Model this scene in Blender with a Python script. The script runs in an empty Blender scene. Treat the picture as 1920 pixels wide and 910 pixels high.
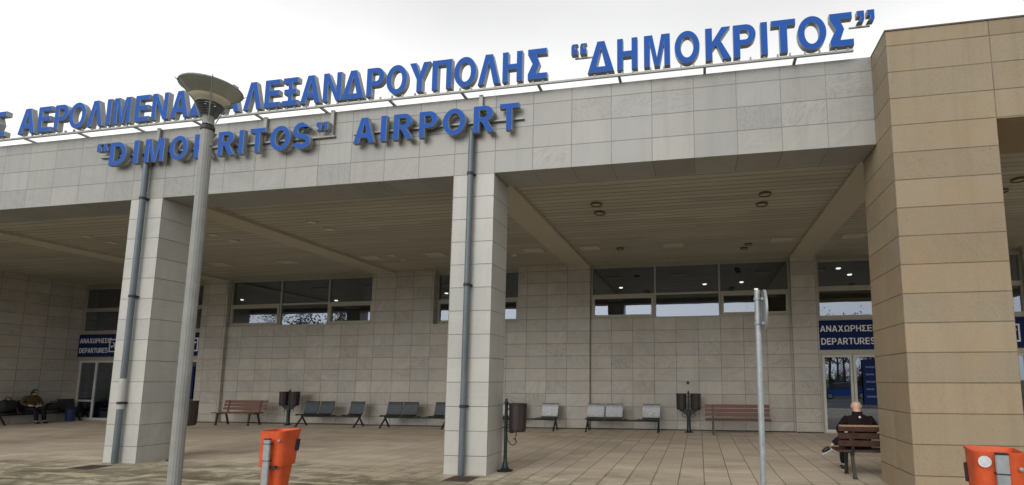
import bpy, bmesh, math, random
from mathutils import Vector, Matrix
random.seed(7)
R = math.radians
SC = bpy.context.scene
COL = SC.collection

# ------------------------------------------------------------------ camera
cd = bpy.data.cameras.new("camera"); cam = bpy.data.objects.new("camera", cd); COL.objects.link(cam)
cd.sensor_width = 36.0; cd.lens = 948.13 / 1920 * 36
cd.shift_x = -(1142.08 - 960) / 1920; cd.shift_y = (603.53 - 455) / 1920
cd.clip_end = 5000; cd.clip_start = 0.05
yaw, pitch = R(-10.029), R(6.532)
fw = Vector((math.sin(yaw)*math.cos(pitch), math.cos(yaw)*math.cos(pitch), math.sin(pitch)))
rt = Vector((math.cos(yaw), -math.sin(yaw), 0)); up = rt.cross(fw)
m = Matrix((rt, up, -fw)).transposed().to_4x4(); m.translation = (0, 0, 1.6)
cam.matrix_world = m
SC.camera = cam

# ------------------------------------------------------------------ sky, sun, exposure
SUN_EL, SUN_AZ = R(32), R(196)          # azimuth clockwise from +Y: behind the camera, a little to its left
w = bpy.data.worlds.new("World"); SC.world = w; w.use_nodes = True
nt = w.node_tree; nt.nodes.clear()
sky = nt.nodes.new('ShaderNodeTexSky'); sky.sky_type = 'NISHITA'; sky.sun_disc = False
sky.sun_elevation = SUN_EL; sky.sun_rotation = SUN_AZ; sky.dust_density = 4; sky.air_density = 1.0
hs = nt.nodes.new('ShaderNodeHueSaturation'); hs.inputs['Saturation'].default_value = 0.10
tcw = nt.nodes.new('ShaderNodeTexCoord')
nz = nt.nodes.new('ShaderNodeTexNoise'); nz.inputs['Scale'].default_value = 2.2; nz.inputs['Detail'].default_value = 5
mr = nt.nodes.new('ShaderNodeMapRange'); mr.inputs['From Min'].default_value = .3; mr.inputs['From Max'].default_value = .7
mr.inputs['To Min'].default_value = .93; mr.inputs['To Max'].default_value = 1.07
ml = nt.nodes.new('ShaderNodeMix'); ml.data_type = 'RGBA'; ml.blend_type = 'MIX'; ml.inputs[0].default_value = .72
ml.inputs[7].default_value = (9.9, 9.9, 9.9, 1)      # the even white of the cloud deck, in the sky texture's units
mm = nt.nodes.new('ShaderNodeVectorMath'); mm.operation = 'SCALE'
bg = nt.nodes.new('ShaderNodeBackground'); bg.inputs['Strength'].default_value = 0.148
wo = nt.nodes.new('ShaderNodeOutputWorld')
nt.links.new(sky.outputs[0], hs.inputs['Color']); nt.links.new(hs.outputs[0], ml.inputs[6])
nt.links.new(tcw.outputs['Generated'], nz.inputs['Vector']); nt.links.new(nz.outputs[0], mr.inputs[0])
sp = nt.nodes.new('ShaderNodeSeparateXYZ'); nt.links.new(tcw.outputs['Generated'], sp.inputs[0])
mz = nt.nodes.new('ShaderNodeMapRange'); mz.interpolation_type = 'SMOOTHSTEP'
for i_, v_ in enumerate((.44, .64, 1.0, .72)): mz.inputs[1+i_].default_value = v_
nt.links.new(sp.outputs[2], mz.inputs[0])
mu = nt.nodes.new('ShaderNodeMath'); mu.operation = 'MULTIPLY'; nt.links.new(mr.outputs[0], mu.inputs[0]); nt.links.new(mz.outputs[0], mu.inputs[1])
nt.links.new(ml.outputs[2], mm.inputs[0]); nt.links.new(mu.outputs[0], mm.inputs['Scale'])
nt.links.new(mm.outputs[0], bg.inputs['Color']); nt.links.new(bg.outputs[0], wo.inputs[0])
sd = bpy.data.lights.new("sun", 'SUN'); sd.energy = 1.0; sd.angle = R(45); sd.color = (1, .96, .9)
so = bpy.data.objects.new("sun", sd); COL.objects.link(so)
sv = Vector((math.sin(SUN_AZ)*math.cos(SUN_EL), math.cos(SUN_AZ)*math.cos(SUN_EL), math.sin(SUN_EL)))
so.rotation_euler = sv.to_track_quat('Z', 'Y').to_euler(); so.location = (0, -20, 40)
SC.view_settings.view_transform = 'Standard'; SC.view_settings.look = 'None'
SC.view_settings.exposure = -0.02; SC.view_settings.gamma = 1
SC.view_settings.use_curve_mapping = False

# ------------------------------------------------------------------ material helpers
class G:
    """small wrapper for building node graphs"""
    def __init__(s, name):
        s.m = bpy.data.materials.new(name); s.m.use_nodes = True; s.t = s.m.node_tree
        s.b = s.t.nodes['Principled BSDF']; s.out = s.t.nodes['Material Output']
    def n(s, ty, **kw):
        x = s.t.nodes.new(ty)
        for k, v in kw.items(): setattr(x, k, v)
        return x
    def put(s, sock, v):
        if isinstance(v, bpy.types.NodeSocket): s.t.links.new(v, sock)
        else: sock.default_value = v
    def math(s, op, a, b=0.0, c=None):
        x = s.n('ShaderNodeMath', operation=op); s.put(x.inputs[0], a); s.put(x.inputs[1], b)
        if c is not None: s.put(x.inputs[2], c)
        return x.outputs[0]
    def maprange(s, v, a, b, c, d, smooth=False):
        x = s.n('ShaderNodeMapRange')
        if smooth: x.interpolation_type = 'SMOOTHSTEP'
        s.put(x.inputs[0], v)
        for i, q in enumerate((a, b, c, d)): s.put(x.inputs[1+i], q)
        return x.outputs[0]
    def mix(s, f, a, b, blend='MIX'):
        x = s.n('ShaderNodeMix', data_type='RGBA', blend_type=blend); s.put(x.inputs[0], f); s.put(x.inputs[6], a); s.put(x.inputs[7], b)
        return x.outputs[2]
    def noise(s, vec, scale, detail=3, rough=.55, dist=0.0):
        x = s.n('ShaderNodeTexNoise'); s.put(x.inputs['Vector'], vec); x.inputs['Scale'].default_value = scale
        x.inputs['Detail'].default_value = detail; x.inputs['Roughness'].default_value = rough; x.inputs['Distortion'].default_value = dist
        return x.outputs[0]
    def pos(s):
        g = s.n('ShaderNodeNewGeometry'); return g
    def sep(s, v):
        x = s.n('ShaderNodeSeparateXYZ'); s.put(x.inputs[0], v); return x.outputs
    def comb(s, a, b, c):
        x = s.n('ShaderNodeCombineXYZ')
        for i, q in enumerate((a, b, c)): s.put(x.inputs[i], q)
        return x.outputs[0]
    def bump(s, h, strength=.3, dist=.01):
        x = s.n('ShaderNodeBump'); x.inputs['Strength'].default_value = strength; x.inputs['Distance'].default_value = dist
        s.put(x.inputs['Height'], h); s.t.links.new(x.outputs[0], s.b.inputs['Normal'])
    def val(s, v, name): s.put(s.b.inputs[name], v)

def c4(c): return (c[0], c[1], c[2], 1)

def plain(name, col, rough=.5, metal=0.0, var=.15, scale=6.0, bump=0.0, spec=.5, dirt=None):
    g = G(name); tc = g.n('ShaderNodeTexCoord').outputs['Object']
    n = g.noise(tc, scale, 4, .6)
    f = g.maprange(n, .3, .7, 1 - var, 1 + var)
    x = g.n('ShaderNodeVectorMath', operation='SCALE'); x.inputs[0].default_value = col; g.put(x.inputs['Scale'], f)
    colr = x.outputs[0]
    if dirt:
        n2 = g.noise(tc, scale * .45, 6, .65)
        colr = g.mix(g.maprange(n2, .52, .72, 0, .6), colr, c4(dirt))
    g.val(colr, 'Base Color'); g.val(metal, 'Metallic')
    g.val(g.maprange(n, .3, .7, rough * .85, min(1, rough * 1.15)), 'Roughness')
    g.val(spec, 'Specular IOR Level')
    if bump: g.bump(g.noise(tc, scale * 8, 4, .6), bump, .01)
    return g.m

ROW0, ROWH, TW, BAY, BAY0 = .312, .4144, .708, 7.157, -3.548
def tile_material(name, base, warm, joint, var=.16, jw=.012, vein=.25, rough=.35, course=None, grain=0.0):
    """stone cladding laid on the real grid of the building (rows in z, tiles in x, one wide tile per column)"""
    g = G(name); ge = g.pos(); P = g.sep(ge.outputs['Position']); N = g.sep(ge.outputs['True Normal'])
    isx = g.math('GREATER_THAN', g.math('ABSOLUTE', N[0]), .5); isz = g.math('GREATER_THAN', g.math('ABSOLUTE', N[2]), .5)
    yy = g.math('ADD', P[1], -8.225)
    if course is None:
        tx = g.math('ADD', P[0], -BAY0 + BAY * 20)
        t = g.math('FLOORED_MODULO', tx, BAY); bay = g.math('FLOOR', g.math('DIVIDE', tx, BAY))
        ix = g.math('MINIMUM', g.math('FLOOR', g.math('DIVIDE', t, TW)), 8.0)
        # the ninth tile ends where the wide column tile begins
        ix = g.math('ADD', ix, g.math('GREATER_THAN', t, TW * 9))
        fx = g.math('SUBTRACT', t, g.math('MULTIPLY', ix, TW)); ix = g.math('ADD', ix, g.math('MULTIPLY', bay, 10))
        iy = g.math('FLOOR', g.math('DIVIDE', g.math('ADD', yy, .004), TW)); fy = g.math('SUBTRACT', g.math('ADD', yy, .004), g.math('MULTIPLY', iy, TW))
    else:
        tx = g.math('ADD', P[0], -2.832 + course * 20 + .004)
        ix = g.math('FLOOR', g.math('DIVIDE', tx, course)); fx = g.math('SUBTRACT', tx, g.math('MULTIPLY', ix, course))
        iy = g.math('FLOOR', g.math('DIVIDE', yy, 3.0)); fy = g.math('ADD', 1.0, 0.0)
    def sel(a, b, f): return g.math('ADD', g.math('MULTIPLY', a, g.math('SUBTRACT', 1.0, f)), g.math('MULTIPLY', b, f))
    iu, fu = sel(ix, iy, isx), sel(fx, fy, isx)
    zz = g.math('ADD', P[2], -ROW0 + jw * .5)
    iz = g.math('FLOOR', g.math('DIVIDE', zz, ROWH)); fz = g.math('SUBTRACT', zz, g.math('MULTIPLY', iz, ROWH))
    iv, fv = sel(iz, 50.0, isz), sel(fz, 1.0, isz)
    d = g.math('MINIMUM', fu, fv)
    jm = g.maprange(d, jw * .75, jw * 1.25, 1, 0)
    wn = g.n('ShaderNodeTexWhiteNoise', noise_dimensions='3D'); g.put(wn.inputs['Vector'], g.comb(g.math('ADD', iu, .37), g.math('ADD', iv, .61), g.math('ADD', isx, .2)))
    rnd = wn.outputs['Value']; rc = g.sep(wn.outputs['Color'])
    off = g.n('ShaderNodeVectorMath', operation='ADD'); g.put(off.inputs[0], ge.outputs['Position'])
    g.put(off.inputs[1], g.comb(g.math('MULTIPLY', rc[0], 37), g.math('MULTIPLY', rc[1], 53), g.math('MULTIPLY', rc[2], 41)))
    rot = g.n('ShaderNodeVectorRotate', rotation_type='Y_AXIS'); g.put(rot.inputs['Vector'], off.outputs[0]); g.put(rot.inputs['Angle'], g.math('MULTIPLY', g.math('SUBTRACT', rc[0], .5), 2.6))
    vs = g.n('ShaderNodeVectorMath', operation='MULTIPLY'); g.put(vs.inputs[0], rot.outputs[0]); vs.inputs[1].default_value = (.8, 1.2, 2.6)
    n1 = g.noise(vs.outputs[0], 1.5, 6, .6, .9)
    big = g.noise(ge.outputs['Position'], .5, 3, .6)
    k = g.math('MULTIPLY', g.maprange(rnd, 0, 1, 1 - var, 1 + var), g.maprange(n1, .3, .7, 1 - vein, 1 + vein))
    nv = g.noise(vs.outputs[0], 2.4, 5, .62, 1.6)
    line = g.math('MULTIPLY', g.maprange(g.math('ABSOLUTE', g.math('SUBTRACT', nv, .5)), 0, .045, 1, 0, True), g.maprange(rc[2], .55, .9, 0, vein * 2.2))
    k = g.math('MULTIPLY', k, g.math('SUBTRACT', 1.0, line))
    k = g.math('MULTIPLY', k, g.maprange(big, .3, .7, .93, 1.06))
    if grain: k = g.math('MULTIPLY', k, g.maprange(g.noise(ge.outputs['Position'], 55, 5, .7), .3, .7, 1 - grain, 1 + grain))
    cm = g.mix(g.maprange(rc[1], .2, 1, 0, 1), c4(base), c4(warm))
    sc = g.n('ShaderNodeVectorMath', operation='SCALE'); g.put(sc.inputs[0], cm); g.put(sc.inputs['Scale'], k)
    body = sc.outputs[0]
    if course is not None:      # rusty patches in the sandstone
        body = g.mix(g.maprange(g.noise(off.outputs[0], 1.1, 4, .6, .5), .5, .68, 0, .38), body, (.33, .215, .11, 1))
        body = g.mix(g.maprange(g.noise(ge.outputs['Position'], 7.0, 6, .72), .62, .74, 0, .45), body, (.15, .115, .075, 1))
    # rain streaks and grime with a shape of their own
    st = g.n('ShaderNodeVectorMath', operation='MULTIPLY'); g.put(st.inputs[0], ge.outputs['Position']); st.inputs[1].default_value = (5, 5, .35)
    streak = g.math('MULTIPLY', g.maprange(g.noise(st.outputs[0], 1, 5, .65), .50, .74, 0, .42), g.maprange(P[2], 5.3, 6.75, .5, 1.0))
    cc = g.mix(streak, body, c4([q * .55 for q in base]))
    jn = g.maprange(g.noise(ge.outputs['Position'], 1.7, 4, .6), .35, .65, .65, 1.0)
    g.val(g.mix(g.math('MULTIPLY', g.math('MULTIPLY', jm, .9), jn), cc, c4(joint)), 'Base Color')
    g.val(g.maprange(n1, .3, .7, rough * .8, rough * 1.3), 'Roughness')
    g.bump(g.math('SUBTRACT', g.math('MULTIPLY', n1, .05), jm), .5, .006)
    return g.m

def floor_material():
    g = G('plaza_paving'); ge = g.pos(); P = g.sep(ge.outputs['Position']); S = .4085
    tx = g.math('ADD', P[0], .366 + S * 200); ty = g.math('ADD', P[1], 10)
    ix = g.math('FLOOR', g.math('DIVIDE', tx, S)); fx = g.math('SUBTRACT', tx, g.math('MULTIPLY', ix, S))
    iy = g.math('FLOOR', g.math('DIVIDE', ty, S)); fy = g.math('SUBTRACT', ty, g.math('MULTIPLY', iy, S))
    jx = g.maprange(fx, .009, .017, 1, 0); jy = g.maprange(fy, .005, .011, 1, 0)
    wn = g.n('ShaderNodeTexWhiteNoise', noise_dimensions='2D'); g.put(wn.inputs['Vector'], g.comb(g.math('ADD', ix, .3), g.math('ADD', iy, .3), 0))
    st = g.n('ShaderNodeVectorMath', operation='MULTIPLY'); g.put(st.inputs[0], ge.outputs['Position']); st.inputs[1].default_value = (.35, 1.3, 1)
    n1 = g.noise(st.outputs[0], 1.3, 6, .62, .4); n2 = g.noise(ge.outputs['Position'], 26, 5, .7); n3 = g.noise(st.outputs[0], 4.0, 5, .62)
    base = g.mix(g.maprange(n1, .3, .7, 0, 1), (.475, .395, .30, 1), (.575, .49, .385, 1))
    k = g.math('MULTIPLY', g.maprange(wn.outputs['Value'], 0, 1, .88, 1.1), g.maprange(n2, .3, .7, .88, 1.12))
    sc = g.n('ShaderNodeVectorMath', operation='SCALE'); g.put(sc.inputs[0], base); g.put(sc.inputs['Scale'], k)
    # moss and silt grow where the rain reaches, in front of the roof edge
    st2 = g.n('ShaderNodeVectorMath', operation='MULTIPLY'); g.put(st2.inputs[0], ge.outputs['Position']); st2.inputs[1].default_value = (.55, 1.0, 1)
    m1 = g.noise(st2.outputs[0], .9, 6, .66, .8); m2 = g.noise(st2.outputs[0], 2.6, 6, .68, .5)
    edge = g.maprange(g.math('ADD', P[1], g.math('MULTIPLY', g.math('SUBTRACT', m1, .5), 5.0)), 7.6, 9.2, 1, 0, True)
    left = g.maprange(P[0], -4.5, -1.0, 1.0, .5)
    wet = g.math('MULTIPLY', edge, left)
    c0 = g.mix(g.math('MULTIPLY', wet, g.maprange(m2, .40, .52, .15, .85)), sc.outputs[0], (.15, .135, .075, 1))
    c1 = g.mix(g.math('MULTIPLY', wet, g.maprange(m1, .50, .62, 0, .8)), c0, (.085, .070, .040, 1))
    # moss along the joints
    c1 = g.mix(g.math('MULTIPLY', g.math('MULTIPLY', edge, .7), g.math('MULTIPLY', g.maprange(fx, .0, .07, 1, 0, True), g.maprange(n3, .4, .6, .2, 1))), c1, (.10, .10, .04, 1))
    silt = g.math('MULTIPLY', wet, g.maprange(g.noise(st.outputs[0], 1.9, 6, .66, .6), .545, .60, 0, .8))
    c2 = g.mix(silt, c1, (.52, .45, .31, 1))
    vo = g.n('ShaderNodeTexVoronoi'); g.put(vo.inputs['Vector'], ge.outputs['Position']); vo.inputs['Scale'].default_value = 1.9
    vr = g.sep(vo.outputs['Color'])
    spot = g.math('MULTIPLY', g.math('LESS_THAN', vo.outputs['Distance'], g.math('MULTIPLY', vr[0], .075)), g.math('GREATER_THAN', vr[1], .45))
    c2 = g.mix(g.math('MULTIPLY', spot, .55), c2, (.11, .095, .075, 1))
    blot = g.maprange(g.noise(ge.outputs['Position'], .8, 5, .65), .56, .72, 0, .28)
    c2 = g.mix(blot, c2, (.20, .165, .12, 1))
    j = g.math('MULTIPLY', g.math('MAXIMUM', jx, g.math('MULTIPLY', jy, .35)), g.maprange(P[0], -9, -3, .35, .85))
    g.val(g.mix(j, c2, (.06, .05, .032, 1)), 'Base Color')
    g.val(g.maprange(n1, .3, .7, .5, .8), 'Roughness')
    g.bump(g.math('SUBTRACT', g.math('MULTIPLY', n2, .3), g.math('MAXIMUM', jx, jy)), .4, .006)
    return g.m

def slat_material():
    g = G('ceiling_slats'); ge = g.pos(); P = g.sep(ge.outputs['Position']); S = .21
    ty = g.math('ADD', P[1], .06); iy = g.math('FLOOR', g.math('DIVIDE', ty, S)); fy = g.math('SUBTRACT', ty, g.math('MULTIPLY', iy, S))
    j = g.maprange(fy, .02, .035, 1, 0)
    ixx = g.math('FLOOR', g.math('DIVIDE', g.math('ADD', P[0], g.math('MULTIPLY', g.math('FLOORED_MODULO', iy, 3), 1.37)), 4.0))
    wn = g.n('ShaderNodeTexWhiteNoise', noise_dimensions='2D'); g.put(wn.inputs['Vector'], g.comb(g.math('ADD', iy, .3), g.math('ADD', ixx, .4), 0))
    st = g.n('ShaderNodeVectorMath', operation='MULTIPLY'); g.put(st.inputs[0], ge.outputs['Position']); st.inputs[1].default_value = (.4, 1.2, 1)
    k = g.math('MULTIPLY', g.maprange(wn.outputs['Value'], 0, 1, .9, 1.1), g.maprange(g.noise(st.outputs[0], 1.2, 5, .6), .3, .7, .9, 1.1))
    sc = g.n('ShaderNodeVectorMath', operation='SCALE'); sc.inputs[0].default_value = (.40, .378, .302); g.put(sc.inputs['Scale'], k)
    g.val(g.mix(g.math('MULTIPLY', j, .62), sc.outputs[0], (.06, .056, .045, 1)), 'Base Color'); g.val(.45, 'Roughness')
    g.bump(g.math('MULTIPLY', j, -1.0), .6, .01)
    return g.m

def glass_material(name, tint, refl):
    g = G(name); g.t.nodes.remove(g.b)
    tr = g.n('ShaderNodeBsdfTransparent'); tr.inputs[0].default_value = c4(tint)
    gl = g.n('ShaderNodeBsdfGlossy'); gl.inputs['Color'].default_value = (.78, .86, 1, 1); gl.inputs['Roughness'].default_value = .012
    fr = g.n('ShaderNodeFresnel'); fr.inputs[0].default_value = 1.5
    bf = g.n('ShaderNodeNewGeometry').outputs['Backfacing']
    f = g.math('ADD', g.math('MULTIPLY', fr.outputs[0], g.math('SUBTRACT', 1.0, bf)), refl)
    # slightly wavy float glass
    bp = g.n('ShaderNodeBump'); bp.inputs['Strength'].default_value = .012; bp.inputs['Distance'].default_value = .05
    g.put(bp.inputs['Height'], g.noise(g.n('ShaderNodeTexCoord').outputs['Object'], 1.3, 1)); g.t.links.new(bp.outputs[0], gl.inputs['Normal'])
    mx = g.n('ShaderNodeMixShader'); g.put(mx.inputs[0], f); g.t.links.new(tr.outputs[0], mx.inputs[1]); g.t.links.new(gl.outputs[0], mx.inputs[2])
    g.t.links.new(mx.outputs[0], g.out.inputs[0]); return g.m

def emit_material(name, col, s):
    g = G(name); g.val(c4(col), 'Emission Color'); g.val(s, 'Emission Strength'); g.val(c4(col), 'Base Color'); return g.m

M = {}
M['marble'] = tile_material('marble_cladding', (.285, .285, .268), (.30, .293, .265), (.13, .125, .115), var=.085, vein=.075)
M['column_marble_lit'] = tile_material('column_marble_lit', (.42, .418, .39), (.44, .43, .39), (.13, .125, .115), var=.06, vein=.05)  # same marble as the fascia, colour lifted for the brighter light on the columns
M['wall_marble'] = tile_material('porch_wall_marble', (.415, .392, .352), (.43, .395, .335), (.055, .05, .04), var=.085, vein=.10)
M['beige'] = tile_material('beige_stone', (.278, .228, .155), (.285, .222, .142), (.085, .06, .035), var=.085, vein=.03, rough=.7, course=1.381, grain=.10, jw=.014)
M['floor'] = floor_material(); M['slats'] = slat_material()
M['beam'] = plain('beam_panel', (.46, .425, .335), .5, var=.05)
M['frame'] = plain('window_frame_aluminium', (.36, .34, .28), .4, .2, var=.06)
M['white_frame'] = plain('entrance_frame_white', (.5, .49, .45), .4, var=.06)
M['glass'] = glass_material('window_glass', (.5, .55, .55), .20)
M['lamp_glass'] = glass_material('lamp_clear_panel', (.95, .96, .95), .02)
M['pipe'] = plain('downpipe_zinc', (.115, .14, .155), .45, .3, var=.14, scale=3, dirt=(.12, .13, .13))
M['pipe_white'] = plain('downpipe_painted_white', (.40, .40, .385), .5, var=.12)
M['black'] = plain('black_clamp', (.015, .015, .016), .5)
M['blue'] = plain('letter_blue_face', (.012, .085, .38), .6, var=.10, scale=2, spec=.2)
M['ret'] = plain('letter_grey_return', (.28, .285, .27), .45, .2, var=.12, scale=3)
M['trim'] = plain('letter_pale_trim', (.16, .27, .45), .4, .1, var=.08)
M['galv'] = plain('galvanised_steel', (.31, .335, .345), .5, .4, var=.16, scale=14, dirt=(.25, .26, .26))
M['lamppole'] = plain('lamp_pole_grey', (.25, .255, .24), .55, .1, var=.14, scale=5, dirt=(.22, .22, .2))
M['lampwhite'] = plain('lamp_roof_underside', (.62, .62, .56), .5, var=.06)
M['lamproof'] = plain('lamp_roof_grey', (.24, .26, .245), .5, .1, var=.1)
M['louvre'] = plain('lamp_louvre', (.24, .26, .27), .35, .5, var=.1)
M['reflector'] = plain('lamp_reflector', (.75, .68, .52), .4, var=.06)
M['orange'] = plain('orange_plastic', (.56, .082, .022), .5, var=.2, scale=7, spec=.3, dirt=(.36, .095, .045))
M['orange_dark'] = plain('orange_plastic_inner', (.28, .06, .02), .6)
M['sticker'] = plain('white_sticker', (.6, .62, .62), .5, var=.12, scale=40)
M['green'] = plain('green_cast_iron', (.006, .018, .014), .4, var=.2)
M['brown'] = plain('brown_litter_slats', (.020, .011, .010), .5, var=.25, scale=20)
M['wood'] = plain('bench_wood_red', (.125, .034, .022), .5, var=.25, scale=9, bump=.15)
M['wood_dark'] = plain('bench_wood_brown', (.15, .058, .028), .5, var=.25, scale=9, bump=.15)
M['wood_shade'] = plain('bench_wood_shaded', (.055, .024, .017), .6, var=.3, scale=9, bump=.15)  # bench brown darkened, the shadow on the man's bench put into the colour
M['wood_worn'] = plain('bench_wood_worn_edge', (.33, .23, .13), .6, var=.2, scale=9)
M['iron'] = plain('bench_iron', (.016, .018, .016), .45, var=.2)
M['seat_black'] = plain('perforated_steel_black', (.042, .05, .055), .38, .5, var=.12, scale=30, bump=.3)
M['seat_pale'] = plain('perforated_steel_pale', (.185, .193, .197), .30, .8, var=.10, scale=30, bump=.3)  # paler, shinier version of the seat steel
M['navy'] = plain('navy_sign_panel', (.006, .018, .085), .65, spec=.15, var=.08)
M['white'] = plain('white_lettering', (.72, .73, .72), .5, var=.04)
M['grate'] = plain('rusty_drain_grate', (.10, .065, .055), .7, .3, var=.3, scale=20)
M['asphalt'] = plain('asphalt', (.055, .055, .057), .85, var=.25, scale=1.2, bump=.3)
M['kerb'] = plain('kerb_concrete', (.36, .345, .31), .8, var=.18, scale=3, bump=.2)
M['grass'] = plain('grass_ground', (.06, .10, .022), .9, var=.4, scale=.8, bump=.5)
M['paint'] = plain('road_paint', (.7, .7, .68), .7, var=.15, scale=4)
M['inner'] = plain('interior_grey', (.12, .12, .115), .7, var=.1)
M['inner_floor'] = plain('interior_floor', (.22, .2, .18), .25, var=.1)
M['roof'] = plain('roof_membrane', (.3, .3, .29), .8)
M['flash'] = plain('coping_metal', (.09, .08, .06), .5, .4)
M['light_on'] = emit_material('interior_lamp', (1, .93, .8), 7.0)
M['ring'] = plain('downlight_ring', (.15, .125, .08), .4, .4)
M['bulb'] = plain('downlight_lens', (.42, .36, .22), .35)
M['panelbeige'] = plain('ceiling_hatch', (.52, .48, .385), .5, var=.05)

# ------------------------------------------------------------------ mesh helpers
class MB:
    def __init__(s): s.bm = bmesh.new(); s.mi = 0
    def _tag(s, fs, mi):
        for f in fs: f.material_index = s.mi if mi is None else mi
    def box(s, x0, x1, y0, y1, z0, z1, bev=0.0, mi=None, rot=None):
        r = bmesh.ops.create_cube(s.bm, size=1); vs = r['verts']
        for v in vs: v.co = Vector(((x0+x1)/2 + v.co.x*(x1-x0), (y0+y1)/2 + v.co.y*(y1-y0), (z0+z1)/2 + v.co.z*(z1-z0)))
        fs = list({f for v in vs for f in v.link_faces}); s._tag(fs, mi)
        if bev:
            es = list({e for v in vs for e in v.link_edges})
            q = bmesh.ops.bevel(s.bm, geom=es, offset=bev, segments=2, affect='EDGES', clamp_overlap=True)
            s._tag(q['faces'], mi); vs = list({v for f in q['faces'] for v in f.verts} | {v for v in vs if v.is_valid})
        if rot is not None: bmesh.ops.transform(s.bm, matrix=rot, verts=[v for v in vs if v.is_valid])
        return s
    def obox(s, size, mat, bev=0.0, mi=None):
        a, b, c = size; return s.box(-a/2, a/2, -b/2, b/2, -c/2, c/2, bev, mi, mat)
    def ring_loft(s, rings, cap=True, mi=None, closed=True):
        L = [[s.bm.verts.new(p) for p in r] for r in rings]; fs = []
        n = len(L[0])
        for a, b in zip(L, L[1:]):
            for i in range(n if closed else n-1):
                j = (i+1) % n; fs.append(s.bm.faces.new((a[i], a[j], b[j], b[i])))
        if cap: fs.append(s.bm.faces.new(L[0][::-1])); fs.append(s.bm.faces.new(L[-1]))
        s._tag(fs, mi); return s
    def lathe(s, prof, c=(0, 0), n=20, cap=True, mi=None, flute=0.0):
        rings = []
        for r, z in prof:
            rings.append([(c[0] + r*(1 - flute*(k % 2))*math.cos(2*math.pi*k/n), c[1] + r*(1 - flute*(k % 2))*math.sin(2*math.pi*k/n), z) for k in range(n)])
        return s.ring_loft(rings, cap, mi)
    def tube(s, pts, r, n=8, mi=None):
        pts = [Vector(p) for p in pts]; rings = []
        rr = r if isinstance(r, (list, tuple)) else [r]*len(pts)
        ref = None
        for i, p in enumerate(pts):
            d = (pts[min(i+1, len(pts)-1)] - pts[max(i-1, 0)]).normalized()
            if ref is None: ref = Vector((0, 0, 1)) if abs(d.z) < .9 else Vector((1, 0, 0))
            a = d.cross(ref).normalized(); b = a.cross(d).normalized(); ref = b
            rings.append([p + rr[i]*(math.cos(2*math.pi*k/n)*a + math.sin(2*math.pi*k/n)*b) for k in range(n)])
        return s.ring_loft(rings, True, mi)
    def bar(s, p0, p1, wx, wz, mi=None, bev=0.0):
        p0, p1 = Vector(p0), Vector(p1); d = p1 - p0
        q = d.to_track_quat('Y', 'Z').to_matrix().to_4x4(); q.translation = (p0+p1)/2
        return s.obox((wx, d.length, wz), q, bev, mi)
    def prism(s, poly, plane, a, b, mi=None, bev=0.0):
        """poly in plane 'yz' (extruded in x from a to b) or 'xz' (in y) or 'xy' (in z)"""
        f = {'yz': lambda p, t: (t, p[0], p[1]), 'xz': lambda p, t: (p[0], t, p[1]), 'xy': lambda p, t: (p[0], p[1], t)}[plane]
        return s.ring_loft([[f(p, a) for p in poly], [f(p, b) for p in poly]], True, mi)
    def build(s, name, mats, parent=None, off=None, smooth=False, loc=None):
        bmesh.ops.recalc_face_normals(s.bm, faces=s.bm.faces[:])
        me = bpy.data.meshes.new(name); 
        if off is not None: bmesh.ops.translate(s.bm, verts=s.bm.verts[:], vec=-Vector(off))
        s.bm.to_mesh(me); s.bm.free()
        for q in (mats if isinstance(mats, (list, tuple)) else [mats]): me.materials.append(q)
        return link(name, me, parent, smooth, loc)

def link(name, me, parent=None, smooth=False, loc=None):
    o = bpy.data.objects.new(name, me); COL.objects.link(o)
    if parent: o.parent = parent
    if loc is not None: o.location = loc
    if smooth:
        for p in me.polygons: p.use_smooth = True
        if smooth != 'all':
            me.set_sharp_from_angle(angle=R(38))
    return o
def tag(o, label, cat, group=None, kind=None):
    if label: o['label'] = label
    if cat: o['category'] = cat
    if group: o['group'] = group
    if kind: o['kind'] = kind
    return o
def thing(name, label, cat, loc=(0, 0, 0), rz=0.0, group=None):
    o = bpy.data.objects.new(name, None); COL.objects.link(o); o.empty_display_size = .2
    o.location = loc; o.rotation_euler = (0, 0, rz); return tag(o, label, cat, group)
def dup(src, loc, rz=0.0, label=None):
    r = src.copy(); COL.objects.link(r); r.location = loc; r.rotation_euler = (0, 0, rz)
    if label: r['label'] = label
    for ch in [c for c in bpy.data.objects if c.parent == src]:
        d = ch.copy(); COL.objects.link(d); d.parent = r
        for g2 in [c for c in bpy.data.objects if c.parent == ch]:
            e = g2.copy(); COL.objects.link(e); e.parent = d
    return r
def skin(verts, edges, sub=2, root=0):
    """one continuous surface grown around joints (x, y, z, radius[, radius2])"""
    me = bpy.data.meshes.new('skin_cage'); me.from_pydata([v[:3] for v in verts], edges, [])
    o = bpy.data.objects.new('skin_cage', me); COL.objects.link(o)
    md = o.modifiers.new('skin', 'SKIN'); md.use_smooth_shade = True
    for i, v in enumerate(verts):
        sv_ = me.skin_vertices[0].data[i]; sv_.radius = (v[3], v[4] if len(v) > 4 else v[3]); sv_.use_root = (i == root)
    o.modifiers.new('sub', 'SUBSURF').levels = sub
    bpy.context.view_layer.update()
    res = bpy.data.meshes.new_from_object(o.evaluated_get(bpy.context.evaluated_depsgraph_get()))
    bpy.data.objects.remove(o); return res

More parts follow.
